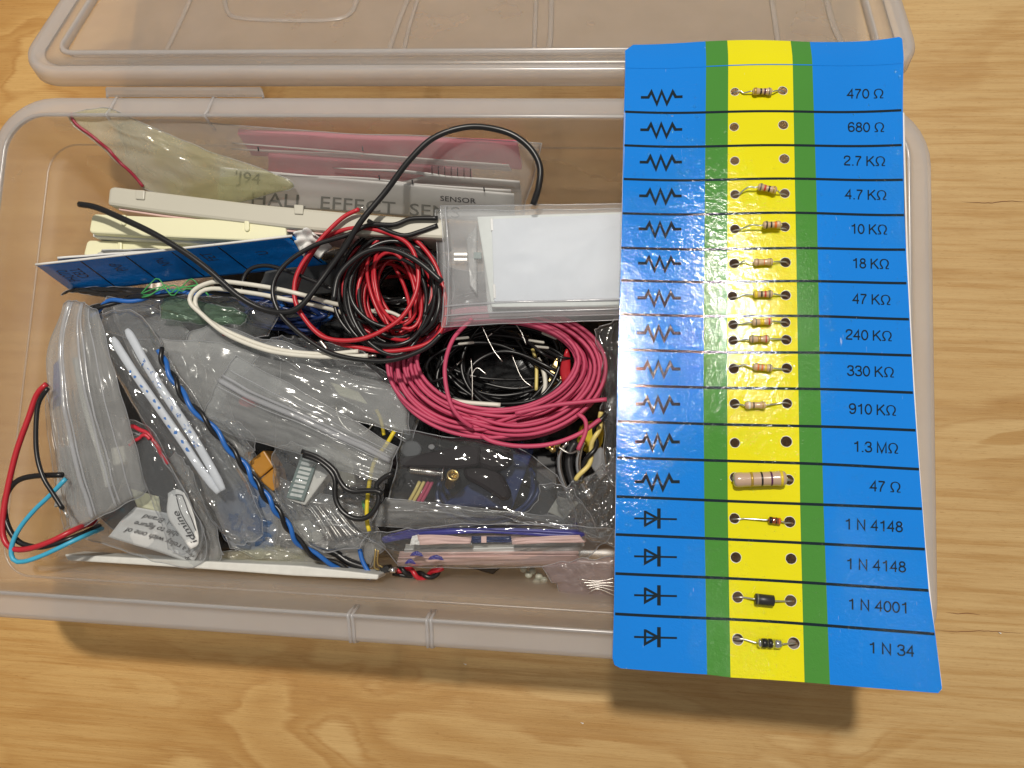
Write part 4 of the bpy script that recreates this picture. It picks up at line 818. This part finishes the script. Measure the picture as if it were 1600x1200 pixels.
# ---- left bags -----------------------------------------------------------------
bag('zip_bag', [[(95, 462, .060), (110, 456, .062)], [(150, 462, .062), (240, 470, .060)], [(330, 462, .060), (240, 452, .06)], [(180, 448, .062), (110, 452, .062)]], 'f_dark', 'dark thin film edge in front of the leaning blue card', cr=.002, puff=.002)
bag('zip_bag', [[(114, 832, .070), (150, 812, .071), (195, 788, .071)], [(230, 768, .070), (208, 680, .076), (182, 590, .079)], [(152, 486, .076), (126, 470, .077)], [(100, 474, .074), (74, 560, .072), (84, 680, .072), (100, 760, .071)]], 'f_grey', 'folded grey zip bag standing upright at the left, white zip ridges down its length', puff=.0035, cr=.0022, sc=(8, 2), nu=60, nv=50,
    zips=(('v', .30, 'zipw', .0009), ('v', .345, 'zipw', .0004), ('v', .60, 'zipw', .0005), ('v', .66, 'zipw', .0004), ('v', .82, 'zipw', .0003)))
for i in range(6):
    bag('zip_bag', [[(100 + 7 * i, 828 - 4 * i, .064 + .001 * i)], [(110 + 7 * i, 822 - 4 * i, .068), (96 + 8 * i, 740, .070), (84 + 8 * i, 680, .070)], [(74 + 8 * i, 610, .068)], [(70 + 8 * i, 640, .066), (84 + 8 * i, 740, .066)]], 'f_clear', ['outermost', 'second', 'third', 'fourth', 'fifth', 'innermost'][i] + ' narrow clear zip bag edge fanned out at the lower left, counted from the wall', puff=.0015, cr=.0008, nu=8, nv=24, group='fanned edges of zip bags at the left', cat='plastic bag')
sheet('paper_slip', q4((84, 792, .052), (120, 788, .05), (122, 690, .062), (95, 700, .062)), 'paperg', 'grey slip of paper behind the left zip bag', 'paper', th=.0003)
sheet('blue_label', q4((82, 640, .0705), (96, 632, .0705), (94, 560, .071), (84, 570, .071)), 'navybag', 'small dark blue print showing through the left zip bag', 'label', th=.0002)
prism('connector', [(172, 700), (192, 696), (196, 722), (176, 728)], .0715, .066, 'white', label='small off-white connector block inside the left grey zip bag', cat='connector')
wire([(118, 560), (135, 640), (160, 720), (170, 760)], .0012, 'housing', 'whitish plastic rod inside the left grey zip bag', z=.070, name='plastic_rod', cat='rod')
# long clear bag with two blue printed sleeves
def sleeve(pts, r, label, marks):
    pa = pxpath(pts, None, 70); n = len(pa); rr = [r * min(1, .35 + .65 * math.sin(math.pi * min(1, (i + 1) / 5) / 2)) if i < 6 else r * (1 if i < n - 5 else .6 + .08 * (n - i)) for i in range(n)]
    o = tube('padded_sleeve', pa, rr, 'sleeve', None, 12, .6, label=label, cat='padded sleeve', group=None)
    rng = random.Random(int(pts[0][0]))
    for k in range(marks[0]):
        i = int(n * (.2 + .55 * k / marks[0])); p = pa[i]; t = (pa[i + 1] - pa[i]).normalized(); a = t.cross(Vector((0, 0, 1))).normalized(); up = Vector((0, 0, r * .62))
        m_ = rng.randint(6, 9); s = marks[1] * rng.uniform(.7, 1.15); sgn = rng.uniform(-.35, .35) * r; p = p + t * rng.uniform(-.0006, .0006)
        if marks[2]:
            v = [p + up + a * (sgn + s * rng.uniform(.5, 1.2) * math.cos(q * 2 * math.pi / m_)) + t * (s * rng.uniform(.6, 1.5) * math.sin(q * 2 * math.pi / m_)) for q in range(m_)]
            mesh('blue_mark', v, [tuple(range(m_))], 'bprint', o)
        else:
            for q in range(3):
                c0 = p + up + a * (rng.uniform(-.5, .5) * r) + t * rng.uniform(-.001, .001)
                tube('blue_mark', catmull([c0 + a * rng.uniform(-s, s) * .8 + t * rng.uniform(-s, s) for _ in range(rng.randint(3, 5))], 10), .00009, 'bprint', o, 4)
    return o
sleeve([(176, 528, .074), (186, 545, .0745), (215, 590, .075), (250, 640, .074), (285, 690, .072), (315, 735, .070), (342, 770, .068)], .0016, 'white padded sleeve with blue blots, left one of the pair', (11, .0008, True))
sleeve([(198, 515, .0755), (207, 530, .076), (232, 575, .0765), (262, 622, .0755), (295, 672, .0735), (325, 722, .071), (349, 766, .069)], .0016, 'white padded sleeve with fine blue print and rings, right one of the pair', (10, .0009, False))
bag('long_poly_bag', [[(345, 832, .058), (375, 850, .058)], [(412, 838, .058), (400, 780, .064), (340, 680, .070)], [(252, 540, .074), (230, 505, .074), (205, 485, .073)], [(152, 490, .072), (170, 560, .072), (230, 670, .070), (290, 760, .064)]], 'f_crin', 'long crinkled clear bag around the two blue and white sleeves', puff=.0085, cr=.003, sc=(3, 8), nu=40, nv=60)
bag('poly_bag', [[(300, 700, .058), (350, 830, .054)], [(432, 860, .05), (430, 790, .054)], [(350, 610, .062), (280, 500, .062)], [(165, 468, .060), (210, 560, .060)]], 'f_grey', 'wide grey film bag behind the two blue and white sleeves', puff=.004, cr=.004, sc=(5, 5), nu=44, nv=44)
bag('poly_bag', [[(340, 800, .050), (360, 850, .050)], [(420, 865, .050), (432, 830, .052)], [(425, 770, .054), (400, 745, .056)], [(355, 760, .056), (340, 780, .054)]], 'f_bluef', 'blue tinted plastic bag below the orange block', puff=.003, cr=.004, sc=(4, 4))
bag('poly_bag', [[(150, 520, .064), (300, 540, .062)], [(420, 530, .062), (430, 480, .064)], [(330, 462, .066), (260, 458, .066)], [(170, 465, .064), (160, 490, .064)]], 'f_crin', 'crinkled clear bag in front of the blue card beneath the green thread', puff=.004, cr=.004, sc=(7, 4), nu=50, nv=30)
bag('poly_bag', [[(250, 495, .068), (320, 508, .066)], [(378, 506, .066), (388, 494, .068)], [(372, 484, .070), (320, 472, .070)], [(262, 462, .070), (250, 475, .070)]], 'gfilm', 'small greenish film pouch below the green thread', puff=.003, cr=.002)
sheet('paper_slip', q4((330, 503, .064), (366, 505, .064), (360, 496, .065), (335, 497, .065)), 'paper', 'small white printed slip in the greenish film pouch', 'paper', th=.0003)
pair([(140, 492), (152, 484), (170, 473), (205, 468), (240, 462), (270, 457), (300, 456), (350, 457), (400, 458), (430, 466), (445, 478)], .00085, 'blue', 'black', 'black and blue twisted wire pair in front of the blue card', pitch=90, z=.074, sep=.9)
rg = random.Random(9)
for k in range(4):
    q = [(225 + rg.uniform(-6, 4), 462 + rg.uniform(-4, 4))] + [(225 + 100 * i / 7 + rg.uniform(-6, 6), 453 + rg.uniform(-9, 10) + (-10 if k % 2 and i in (1, 2, 5) else 0)) for i in range(1, 8)]
    wire(q, .00022, 'green', 'fine green thread tangled over the black and blue wires', z=.077, name='green_thread', cat='thread', group='green threads by the blue card')
# relay bag
rp, rs = sheet('relay_label', [[(168, 838, .060)], [(302, 880, .058)], [(318, 850, .060), (310, 815, .062)], [(212, 792, .064), (190, 812, .062)]], 'paper', 'white label printed with upside-down lines of text about a relay', 'label', th=.0003, wav=.001)
def up_text(s_, u1, v0, l_, h_):
    text(s_, 'printed_text', 'inkb', rp, lambda a, b: rs(u1 - a, v0 - b + .02 * a, .0006), l_, h_)
up_text('ring a relay with one of', .97, .36, .86, .15)
up_text('be able to figure', .76, .60, .62, .15)
up_text('leads). Brand', .62, .84, .46, .15)
up_text('up.', .97, .16, .10, .13)
sheet('cream_slip', q4((214, 792, .063), (252, 800, .063), (248, 776, .065), (205, 764, .065)), 'cream', 'cream paper corner above the relay label', 'paper', th=.0003)
sheet('grey_card', q4((205, 786, .058), (245, 812, .058), (260, 782, .060), (228, 760, .060)), 'dark', 'small dark card showing between the slips in the relay bag', 'card', th=.0004)
jp, js = sheet('brand_label', [[(262, 770, .067), (264, 810, .067)], [(298, 858, .066), (310, 850, .066)], [(309, 830, .068), (300, 795, .069)], [(288, 770, .069), (275, 764, .068)]], 'paper', 'curled white label with black curved lines and bold lettering near the relay label', 'label', th=.0003, wav=.0006)
text('jdmine', 'printed_text', 'inkb', jp, lambda a, b: js(.98 - a, .40 - b, .0006), .62, .26, shear=.3)
for v in (.46, .82): tube('printed_line', [js(.1 + .8 * i / 12, v, .0005) for i in range(13)], .00016, 'inkb', jp, 4)
tube('printed_line', [js(.1, .40 + .04 * i, .0005) for i in range(11)], .00016, 'inkb', jp, 4)
bag('zip_bag', [[(128, 838, .062), (200, 862, .060), (255, 882, .060)], [(302, 886, .060), (322, 868, .062), (312, 820, .066)], [(262, 720, .070), (240, 672, .072)], [(203, 655, .072), (206, 700, .070), (185, 772, .068), (150, 815, .064)]], 'f_clear', 'clear zip bag with a red zip line holding the relay label', puff=.004, cr=.0018, sc=(3, 4), nu=44, nv=50, zips=(('u', .95, 'redline', .0008, (.05, .95)), ('u', .9, 'zipw', .0003)))
bag('zip_bag', [[(262, 860, .064), (290, 866, .063)], [(312, 856, .064), (316, 830, .066), (290, 770, .070)], [(240, 690, .074), (225, 672, .074)], [(200, 690, .072), (228, 760, .070), (250, 810, .067)]], 'f_clear', 'narrow clear zip bag around the curled label with black lines', puff=.003, cr=.0014, sc=(3, 6), nu=24, nv=50, zips=(('u', .96, 'redline', .0007, (.05, .8)),))
bag('zip_bag', [[(300, 886, .056), (330, 884, .056)], [(352, 868, .058), (330, 812, .062)], [(300, 738, .066), (280, 710, .066)], [(262, 715, .066), (296, 790, .062), (312, 846, .058)]], 'f_grey', 'grey film bag with small printed text right of the relay bag', puff=.004, cr=.003, sc=(3, 5), nu=24, nv=44)
bag('poly_bag', [[(305, 890, .046), (420, 892, .044)], [(500, 880, .044), (490, 862, .048)], [(420, 850, .050), (380, 856, .05)], [(320, 872, .050), (308, 880, .048)]], 'f_yel', 'yellowish crumpled bag at the front edge left of the twisted wires', puff=.004, cr=.004, sc=(7, 3), nu=40, nv=20)
bag('poly_bag', [[(235, 880, .045), (262, 893, .045)], [(300, 888, .045), (330, 882, .045)], [(320, 872, .048), (260, 868, .048)], [(235, 868, .048), (230, 874, .046)]], 'f_grey', 'dark film corner with a red zip end under the relay bag', puff=.002, cr=.002, zips=(('u', .75, 'redline', .0008),))
prism('plastic_strip', [(100, 866), (300, 876), (470, 884), (592, 898), (590, 906), (460, 900), (300, 888), (105, 876)], .060, .048, 'housing', label='long white plastic strip standing along the front wall', cat='plastic strip')
# ---- centre-left bags ----------------------------------------------------------
bag('poly_bag', [[(283, 590, .068), (310, 650, .066)], [(330, 662, .066), (350, 620, .070)], [(405, 556, .072), (350, 538, .073)], [(250, 528, .074), (262, 555, .072)]], 'f_grey', 'plain grey film bag corner between the sleeves and the centre zip bag', puff=.003, cr=.002, sc=(3, 3))
bag('poly_bag', [[(345, 600, .066), (480, 640, .066)], [(640, 680, .062), (630, 620, .064)], [(560, 560, .068), (460, 540, .070)], [(330, 505, .070), (290, 535, .070)]], 'f_zip', 'large clear bag with a red seal line left of the pink coil', puff=.005, cr=.0025, sc=(5, 4), nu=50, nv=40, zips=(('u', .90, 'redline', .0005, (.14, .32)),))
bag('poly_bag', [[(410, 540, .064), (500, 600, .060)], [(640, 690, .056), (650, 640, .058)], [(600, 580, .062), (560, 550, .064)], [(480, 528, .066), (430, 528, .066)]], 'f_crin', 'crinkled clear bag lying against the left side of the pink coil', puff=.004, cr=.004, sc=(5, 4), nu=44, nv=34)
# bargraph
Bg = empty('bargraph_display', P(482, 742, .048), 'slate grey bar display with ten white segments inside the centre bag', 'bar display')
fa = [P(*p, .0605) for p in ((452, 778), (488, 780), (492, 702), (462, 702))]
def quadpt(u, v, h=0):
    p = [(450, 776), (472, 781), (497, 709), (476, 702)]
    x = (p[0][0] * (1 - u) + p[1][0] * u) * (1 - v) + (p[3][0] * (1 - u) + p[2][0] * u) * v; y = (p[0][1] * (1 - u) + p[1][1] * u) * (1 - v) + (p[3][1] * (1 - u) + p[2][1] * u) * v
    return x, y
prism('housing', [(447, 780), (476, 790), (516, 737), (514, 712), (497, 700), (474, 697)], .0595, .050, 'housing', Bg, .0006)
prism('face', [quadpt(-.12, -.03), quadpt(1.12, -.03), quadpt(1.12, 1.03), quadpt(-.12, 1.03)], .0610, .0596, 'grey', Bg, .0003)
for i in range(10):
    v0 = .03 + .095 * i; prism('segment', [quadpt(.08, v0), quadpt(.9, v0 + .01), quadpt(.92, v0 + .068), quadpt(.1, v0 + .058)], .06125, .0609, 'segw', Bg, 0)
prism('white_block', [(452, 815), (482, 812), (508, 832), (500, 846), (478, 850), (452, 838)], .050, .040, 'white', label='small white plastic block below the bar display', cat='plastic block')
prism('foam_block', [(505, 690), (548, 708), (556, 758), (520, 765), (508, 730)], .052, .040, 'ivory', label='whitish foam block right of the bar display', cat='foam block')
prism('brown_capacitor', [(388, 722), (412, 703), (428, 728), (404, 748)], .060, .050, 'amber', label='orange-brown rectangular capacitor, upper half of the pair by the twisted wires', cat='capacitor')
prism('brown_capacitor', [(405, 750), (429, 729), (436, 760), (426, 768)], .060, .050, 'amber', label='orange-brown rectangular capacitor, lower one touching the twisted wires', cat='capacitor')
prism('tan_board', [(535, 796), (575, 790), (590, 822), (545, 836)], .046, .043, 'tanb', label='tan cardboard piece right of the white block', cat='cardboard')
for i in range(14):
    x0 = 470 + i * 5.2
    wire([(x0, 782 + i * 1.2), (x0 + 22, 812 + i * 1.0), (x0 + 40, 846 - i * .8)], .0003, 'metal' if i % 3 else 'dark', 'thin grey component leg in the fan below the bar display', z=.054, name='bare_wire', cat='component leg', group='fan of component legs below the bar display')
wire([(525, 633), (528, 650), (540, 668), (558, 678), (575, 672), (584, 660)], .0003, 'metal', 'thin bare wire arc inside the large clear bag in the middle', z=.064, name='bare_lead')
prism('round_speaker', [(538 + 26 * math.cos(a * .5236), 650 + 18 * math.sin(a * .5236)) for a in range(12)], .056, .048, 'dark', label='dark round part showing through the bag above the yellow wire', cat='round part')
prism('red_led', [(385 + 14 * math.cos(a * .785), 627 + 9 * math.sin(a * .785)) for a in range(8)], .0655, .060, 'red', label='blurry red part showing through the centre zip bag near its top left', cat='red part')
prism('ivory_card', [(515, 596), (560, 612), (575, 632), (530, 618)], .060, .0592, 'cream', label='cream card under the film left of the pink coil', cat='card')
bag('zip_bag', [[(312, 655, .068), (380, 686, .068), (460, 708, .068), (540, 738, .068)], [(604, 755, .066), (614, 720, .067)], [(622, 700, .068), (540, 650, .072), (450, 600, .075)], [(368, 556, .076), (340, 600, .073)]], 'f_zip', 'clear zip bag with bright double zip ridge running diagonally across the centre', puff=.004, cr=.0016, sc=(4, 9), nu=60, nv=40, zips=(('u', .62, 'zipw', .0010), ('u', .69, 'zipw', .0005), ('u', .54, 'zipw', .0002), ('u', .80, 'zipw', .0002)))
bag('zip_bag', [[(438, 800, .060), (500, 856, .056)], [(560, 858, .056), (590, 800, .058)], [(600, 752, .064), (530, 705, .067)], [(455, 690, .067), (425, 720, .064)]], 'f_crin', 'clear bag wrapped round the bar display', puff=.007, cr=.004, sc=(5, 5), nu=44, nv=44)
bag('poly_bag', [[(360, 860, .052), (470, 882, .048)], [(580, 880, .048), (600, 850, .050)], [(560, 790, .054), (470, 760, .056)], [(330, 690, .060), (340, 790, .054)]], 'f_grey', 'wide grey film bag under the bar display and twisted wires', puff=.003, cr=.005, sc=(5, 5), nu=44, nv=40)
bag('poly_bag', [[(395, 700, .0655), (384, 716, .065)], [(387, 722, .064), (398, 700, .066)], [(396, 680, .068), (372, 662, .070)], [(325, 652, .070), (345, 660, .070)]], 'f_crin', 'torn shiny film edge just above the orange-brown capacitors', puff=.003, cr=.003)
pair([(250, 545, .0775), (257, 568, .078), (276, 599, .079), (291, 626, .079), (320, 655, .078), (349, 689, .076), (378, 723, .074), (398, 752, .072), (419, 780, .070), (443, 812, .067), (464, 844, .063), (493, 868, .058), (527, 883, .053), (558, 896, .050), (580, 903, .048)], .0009, 'blue', 'black', 'long black and blue twisted wire pair running diagonally to the front', pitch=66, sep=.9)
wire([(440, 850), (480, 852), (520, 862), (545, 878), (575, 888)], .0016, 'black', 'thick black cable curving under the end of the twisted pair', z=.050, name='cable', cat='cable')
wire([(562, 858), (566, 875), (575, 892), (585, 900)], .0009, 'blue', 'short bright blue wire ending near the brass pins', z=.052)
wire([(472, 705), (498, 715), (522, 734), (530, 750), (540, 763), (553, 768), (570, 767), (588, 767), (598, 772)], .0010, 'black', 'black wire leaving the bar display bag, upper strand of the loop', z=.071)
wire([(474, 711), (500, 722), (522, 745), (524, 778), (534, 798), (553, 810), (574, 808), (589, 790), (592, 772), (588, 758), (602, 745), (614, 740)], .0010, 'black', 'black wire bending in a round loop beside the yellow wire', z=.070)
wire([(616, 674), (604, 694), (590, 713), (582, 730), (575, 770), (573, 810), (577, 830)], .0008, 'yellow', 'yellow wire running down beside the black loop', z=.064)
wire([(588, 640), (595, 655), (600, 680)], .0007, 'yellow', 'short yellow wire behind the film under the pink coil', z=.058)
wire([(568, 782), (572, 795), (580, 800)], .0010, 'green', 'short green wire inside the black loop', z=.060)
# ---- crocodile clip bag ----------------------------------------------------------
Cc_ = empty('crocodile_clip', P(700, 735, .05), 'black rubber booted crocodile clip pair inside the clear bag below the pink coil', 'crocodile clip')
prism('jaw_boot', [(606, 724), (612, 717), (650, 711), (700, 700), (735, 693), (752, 700), (748, 728), (715, 733), (680, 731), (645, 731), (612, 733)], .0600, .053, 'plum', Cc_, .0022)
prism('handle_boot', [(738, 700), (775, 694), (800, 704), (802, 722), (790, 735), (770, 738), (745, 730)], .0590, .053, 'plum', Cc_, .0022)
prism('lower_boot', [(722, 730), (765, 730), (785, 742), (799, 772), (793, 784), (783, 782), (752, 762), (725, 748)], .0580, .052, 'plum', Cc_, .0020)
sc_ = empty('brass_eyelet', P(708, 743, .060), 'brass ring eyelet standing beside the screw in the clip bag', 'eyelet')
ea = P(708, 742, .0635); eb = P(703, 757, .056); v, f = lathe([(0, 1.25), (.08, 1.25), (.1, 1), (1, 1), (1, .8), (.1, .8), (-.02, .82), (-.02, 1.1), (0, 1.25)], ea, eb, .0019, 24); mesh('tube', v, f, 'brass', sc_, True)
sw = empty('metal_screw', P(665, 738, .058), 'long silver screw pointing left from the brass eyelet', 'screw')
tube('shank', [P(640, 734, .060), P(692, 740, .0605)], .0010, 'metal', sw, 10)
for i in range(12): tube('thread', [P(642 + i * 3.4, 734.3 + i * .4, .060), P(643.2 + i * 3.4, 734.4 + i * .4, .060)], .0013, 'metal', sw, 10)
tube('washer', [P(692, 740, .0605), P(694, 740.2, .0605)], .0028, 'chrome', sw, 14)
prism('chrome_cap', [(674 + 6 * math.cos(a * .785), 698 + 5 * math.sin(a * .785)) for a in range(8)], .062, .056, 'chrome', label='small shiny metal cap at the top of the clip bag', cat='metal cap')
prism('clear_disc', [(642 + 17 * math.cos(a * .5236), 702 + 14 * math.sin(a * .5236)) for a in range(12)], .058, .055, 'dgrey', label='greyish round disc at the top left of the clip bag', cat='disc')
for i, (x0, m_) in enumerate(((648, 'paley'), (655, 'paley'), (662, 'rose'), (668, 'rose'))):
    wire([(x0 + 8, 752), (x0, 768), (x0 - 9, 784)], .0007, m_, ['pale yellow wire, left one, inside the clip bag', 'pale yellow wire, right one, inside the clip bag', 'dull pink wire, left one, inside the clip bag', 'dull pink wire, right one, inside the clip bag'][i], z=.052)
sheet('blue_tube', q4((690, 790, .046), (800, 795, .046), (835, 700, .048), (815, 690, .048)), 'navy', 'dull dark blue sheet showing through the clip bag', 'sheet', th=.0006)
bag('zip_bag', [[(606, 796, .058), (700, 802, .056), (800, 812, .056)], [(905, 832, .056), (890, 780, .058)], [(870, 742, .060), (810, 700, .062), (760, 690, .063)], [(628, 672, .064), (618, 720, .062)]], 'f_clear', 'clear bag with a curved edge holding the black crocodile clip and brass eyelet', puff=.008, cr=.0025, sc=(5, 4), nu=56, nv=40)
bag('zip_bag', [[(578, 822, .052), (700, 824, .052), (780, 818, .052)], [(900, 822, .052), (870, 808, .056)], [(780, 798, .058), (720, 792, .058), (650, 783, .059)], [(602, 780, .060), (588, 800, .056)]], 'f_grey', 'folded grey-green lower flap of the crocodile clip bag', puff=.003, cr=.0014, sc=(6, 3), nu=50, nv=22)
bag('poly_bag', [[(800, 812, .056), (860, 822, .056)], [(935, 838, .056), (920, 800, .060)], [(895, 765, .062), (870, 758, .062)], [(846, 755, .062), (835, 790, .058)]], 'f_clear', 'small clear bag corner right of the crocodile clip bag', puff=.002, cr=.002)
prism('yellow_card', [(872, 775), (905, 785), (882, 812), (856, 800)], .048, .0475, 'ivory', label='dull pale card under the small clear bag corner', cat='card')
# ---- money-like pink pack ----------------------------------------------------------
PG = 'pale sheets stacked on edge in the pink and white bag'
for k in range(6):
    y = 838 + k * 6.5; z = .0545 - .001 * k; x0 = 642 - k * 5 + (k % 2) * 3; x1 = 916 - k * 3
    sheet('paper_sheet', [[(x0, y + 13, z - .004)], [(x1, y + 9, z - .004)], [(x1, y - 3, z)], [(x0 + 2, y, z)]], ['pinkpale', 'paper', 'paperg', 'paper', 'pinkpale', 'pinkpale'][k], ['topmost pale pink sheet in the front bag, blue part to its right', 'white sheet edge just below the pink one in the front bag', 'greyish sheet edge, third from the back in the front bag', 'white sheet edge, fourth from the back in the front bag', 'pink tinted sheet, second from the front in the front bag', 'frontmost pinkish sheet with purple smudges in the front bag'][k], 'paper sheet', th=.0004, seed=k + 3)
sheet('paper_sheet', q4((628, 882, .036), (870, 884, .036), (885, 862, .046), (625, 862, .046)), 'pinkpale', 'wide pale pink front face of the paper stack with purple smudges', 'paper sheet', th=.0004)
for x, y, w_ in ((640, 866, 22), (668, 872, 26), (632, 878, 18)):
    sheet('purple_smudge', [[(x, y + 2, .0552)], [(x + w_, y + 3, .0552)], [(x + w_ - 4, y - 2, .0554), (x + w_ * .5, y - 5, .0556)], [(x + 4, y - 2, .0554)]], 'navybag', 'purple printed smudge on the pale pink front sheet', 'printed mark', th=.0001, group='purple smudges on the pink sheet')
sheet('blue_foil', [[(600, 848, .0555), (640, 840, .0565), (760, 834, .057)], [(905, 840, .0565), (915, 834, .057)], [(900, 828, .0575), (760, 826, .058)], [(640, 828, .057), (598, 838, .056)]], 'navybag', 'shiny dark blue printed strip along the top of the front bag', 'printed strip', th=.0004, wav=.0015)
sheet('blue_patch', q4((735, 848, .0552), (800, 847, .0552), (798, 838, .0562), (737, 838, .0562)), 'navy', 'dark blue rectangle printed between the pink sheets', 'printed strip', th=.0003)
sheet('pink_slip', [[(655, 851, .0592)], [(735, 849, .0592)], [(737, 841, .0598), (690, 836, .0598)], [(652, 836, .0598)]], 'pinkpale', 'pale pink paper slip at the left under the blue strip of the front bag', 'paper slip', th=.0003)
sheet('pink_slip', [[(800, 850, .0592)], [(914, 847, .0592)], [(905, 836, .0598), (850, 838, .0598)], [(800, 842, .0598)]], 'pinkpale', 'pale brown-pink paper slip at the right under the blue strip of the front bag', 'paper slip', th=.0003)
sheet('white_slip', q4((640, 852, .0590), (656, 851, .0590), (654, 835, .0596), (644, 838, .0596)), 'paper', 'small white paper corner left of the pink slip in the front bag', 'paper slip', th=.0003)
prism('pink_tab', [(752, 838), (760, 838), (760, 848), (752, 848)], .0568, .0565, 'pinkpale', label='tiny pink tab crossing the dark blue rectangle', cat='tab', bv=0)
bag('zip_bag', [[(555, 834, .058), (590, 850, .056), (622, 882, .050), (640, 886, .048)], [(862, 888, .048), (915, 872, .052)], [(962, 828, .060), (880, 820, .061), (760, 818, .061)], [(680, 822, .061), (600, 830, .060)]], 'f_clear', 'long clear bag across the front holding pink and white paper sheets', puff=.0065, cr=.0022, sc=(8, 4), nu=64, nv=30)
# ---- right side bits -------------------------------------------------------------
bag('poly_bag', [[(868, 772, .056), (900, 835, .054)], [(975, 850, .056), (980, 790, .060)], [(975, 690, .062), (950, 720, .062)], [(915, 745, .062), (890, 758, .060)]], 'f_crin', 'crumpled shiny clear bag against the left edge of the printed card', puff=.006, cr=.006, sc=(6, 6), nu=50, nv=50)
bag('poly_bag', [[(940, 640, .060), (945, 740, .058)], [(972, 760, .060), (985, 640, .064)], [(985, 500, .066), (970, 500, .067)], [(925, 515, .068), (938, 560, .066)]], 'f_clear', 'narrow clear film standing between the pink coil and the printed card', puff=.003, cr=.004, sc=(4, 7), nu=24, nv=60)
bag('zip_bag', [[(888, 938, .048), (920, 944, .047)], [(990, 950, .047), (990, 900, .052)], [(985, 868, .056), (920, 872, .055)], [(842, 884, .054), (870, 915, .050)]], 'f_pink', 'pinkish film zip bag in the front right corner beside the card', puff=.004, cr=.0025, sc=(5, 4), nu=40, nv=30)
for i in range(5):
    wire([(905 + i * 4, 905 + i * 5), (935, 908 + i * 3), (962, 903 + i * 7)], .00014, 'metal', 'hair-thin metal lead in the pinkish film bag', z=.055, name='bare_wire', cat='component leg', group='thin leads in the pinkish film bag')
for i, (x, dx) in enumerate(((874, 0), (886, 3), (897, 6))):
    wire([(x + 14, 690), (x + 2 + dx, 705), (x + dx, 730), (x + 8 + dx, 758), (x + 20 + dx, 778)], .0012 if i != 1 else .0016, ['chrome', 'dark', 'chrome'][i], ['bright chrome curved rod, outer left one below the pink coil', 'dark curved rod between two chrome rods below the pink coil', 'bright chrome curved rod, inner right one below the pink coil'][i], z=.052, name='curved_rod', cat='rod')
pair([(943, 645), (932, 672), (927, 700), (915, 728), (903, 752)], .0009, 'paley', 'black', 'pale yellow and black twisted wire pair beside the printed card', pitch=60, z=.062)
prism('foam_lump', [(905, 665), (925, 655), (945, 668), (940, 700), (915, 708), (900, 690)], .050, .040, 'foam', bv=.002, label='speckled yellow foam lump below the right end of the pink coil', cat='foam')
mb = prism('metal_bracket', [(913, 710), (930, 692), (945, 700), (950, 740), (938, 752), (924, 730)], .048, .0465, 'chrome', label='shiny bent metal bracket beside the yellow and black wires', cat='bracket')
prism('black_relay', [(838, 712), (868, 712), (872, 760), (852, 768), (836, 750)], .048, .040, 'dark', label='black plastic block left of the chrome rods', cat='plastic block')
for i, (x, y) in enumerate(((853, 694), (861, 700), (868, 692))): tube('copper_ferrule', [P(x, y, .054), P(x + 3, y + 3, .057)], .0012, 'b_orange' if 0 else 'brass', None, 10, label=['copper coloured ferrule, left one under the pink coil end', 'copper coloured ferrule, middle one under the pink coil end', 'copper coloured ferrule, right one under the pink coil end'][i], cat='ferrule')
prism('circuit_board', [(728, 886), (782, 888), (770, 898), (752, 893)], .030, .0285, 'pcb', label='brown triangular circuit board corner below the front bag', cat='circuit board')
for i, (x, y) in enumerate(((818, 888), (832, 891), (826, 897), (842, 900), (850, 906), (838, 908))):
    me_v, me_f = lathe([(0, .1), (.15, .7), (.5, 1), (.85, .7), (1, .1)], P(x - 6, y, .030), P(x + 6, y + 2, .030), .0016, 10)
    mesh('bead', me_v, me_f, 'bead', None, True, label='small off-white rubber bead on the box floor right of the circuit board', cat='bead', group='off-white beads at the front of the box')
pinp = empty('pin_header', P(592, 888, .046), 'black connector with two upright brass pins below the front bag', 'connector')
tube('pin', pxpath([(587, 858, .056), (585, 885, .053), (592, 890, .052)], None, 16), .0004, 'brass', pinp, 6)
tube('pin', pxpath([(591, 860, .056), (590, 880, .053), (598, 886, .052)], None, 16), .0004, 'brass', pinp, 6)
prism('housing', [(592, 886), (606, 884), (610, 894), (596, 896)], .052, .046, 'black', pinp, .0004)
tube('socket', [P(608, 890, .051), P(618, 891, .051)], .0011, 'chrome', pinp, 10)
pair([(622, 888), (640, 893), (662, 901), (680, 895), (690, 885)], .0010, 'red', 'black', 'short red and black twisted wire pair at the front of the box', pitch=46, z=.044)
wire([(614, 896), (630, 899), (650, 903), (668, 903)], .0009, 'black', 'black wire running under the short red and black twist', z=.042)
wire([(10, 908), (30, 904), (80, 906), (130, 910)], .0005, 'metal', 'thin bare wire lying along the front wall at the left', z=.070, name='bare_lead') if 0 else None
# small debris on the table
rg = random.Random(2)
for (x, y) in ((724, 1037), (907, 1129), (1560, 988)): prism('crumb', [(x, y), (x + 5, y + 1), (x + 4, y + 2.5)], .0006, .0001, 'paper', label='tiny pale crumb on the plywood table', cat='crumb', group='crumbs on the table', bv=0)
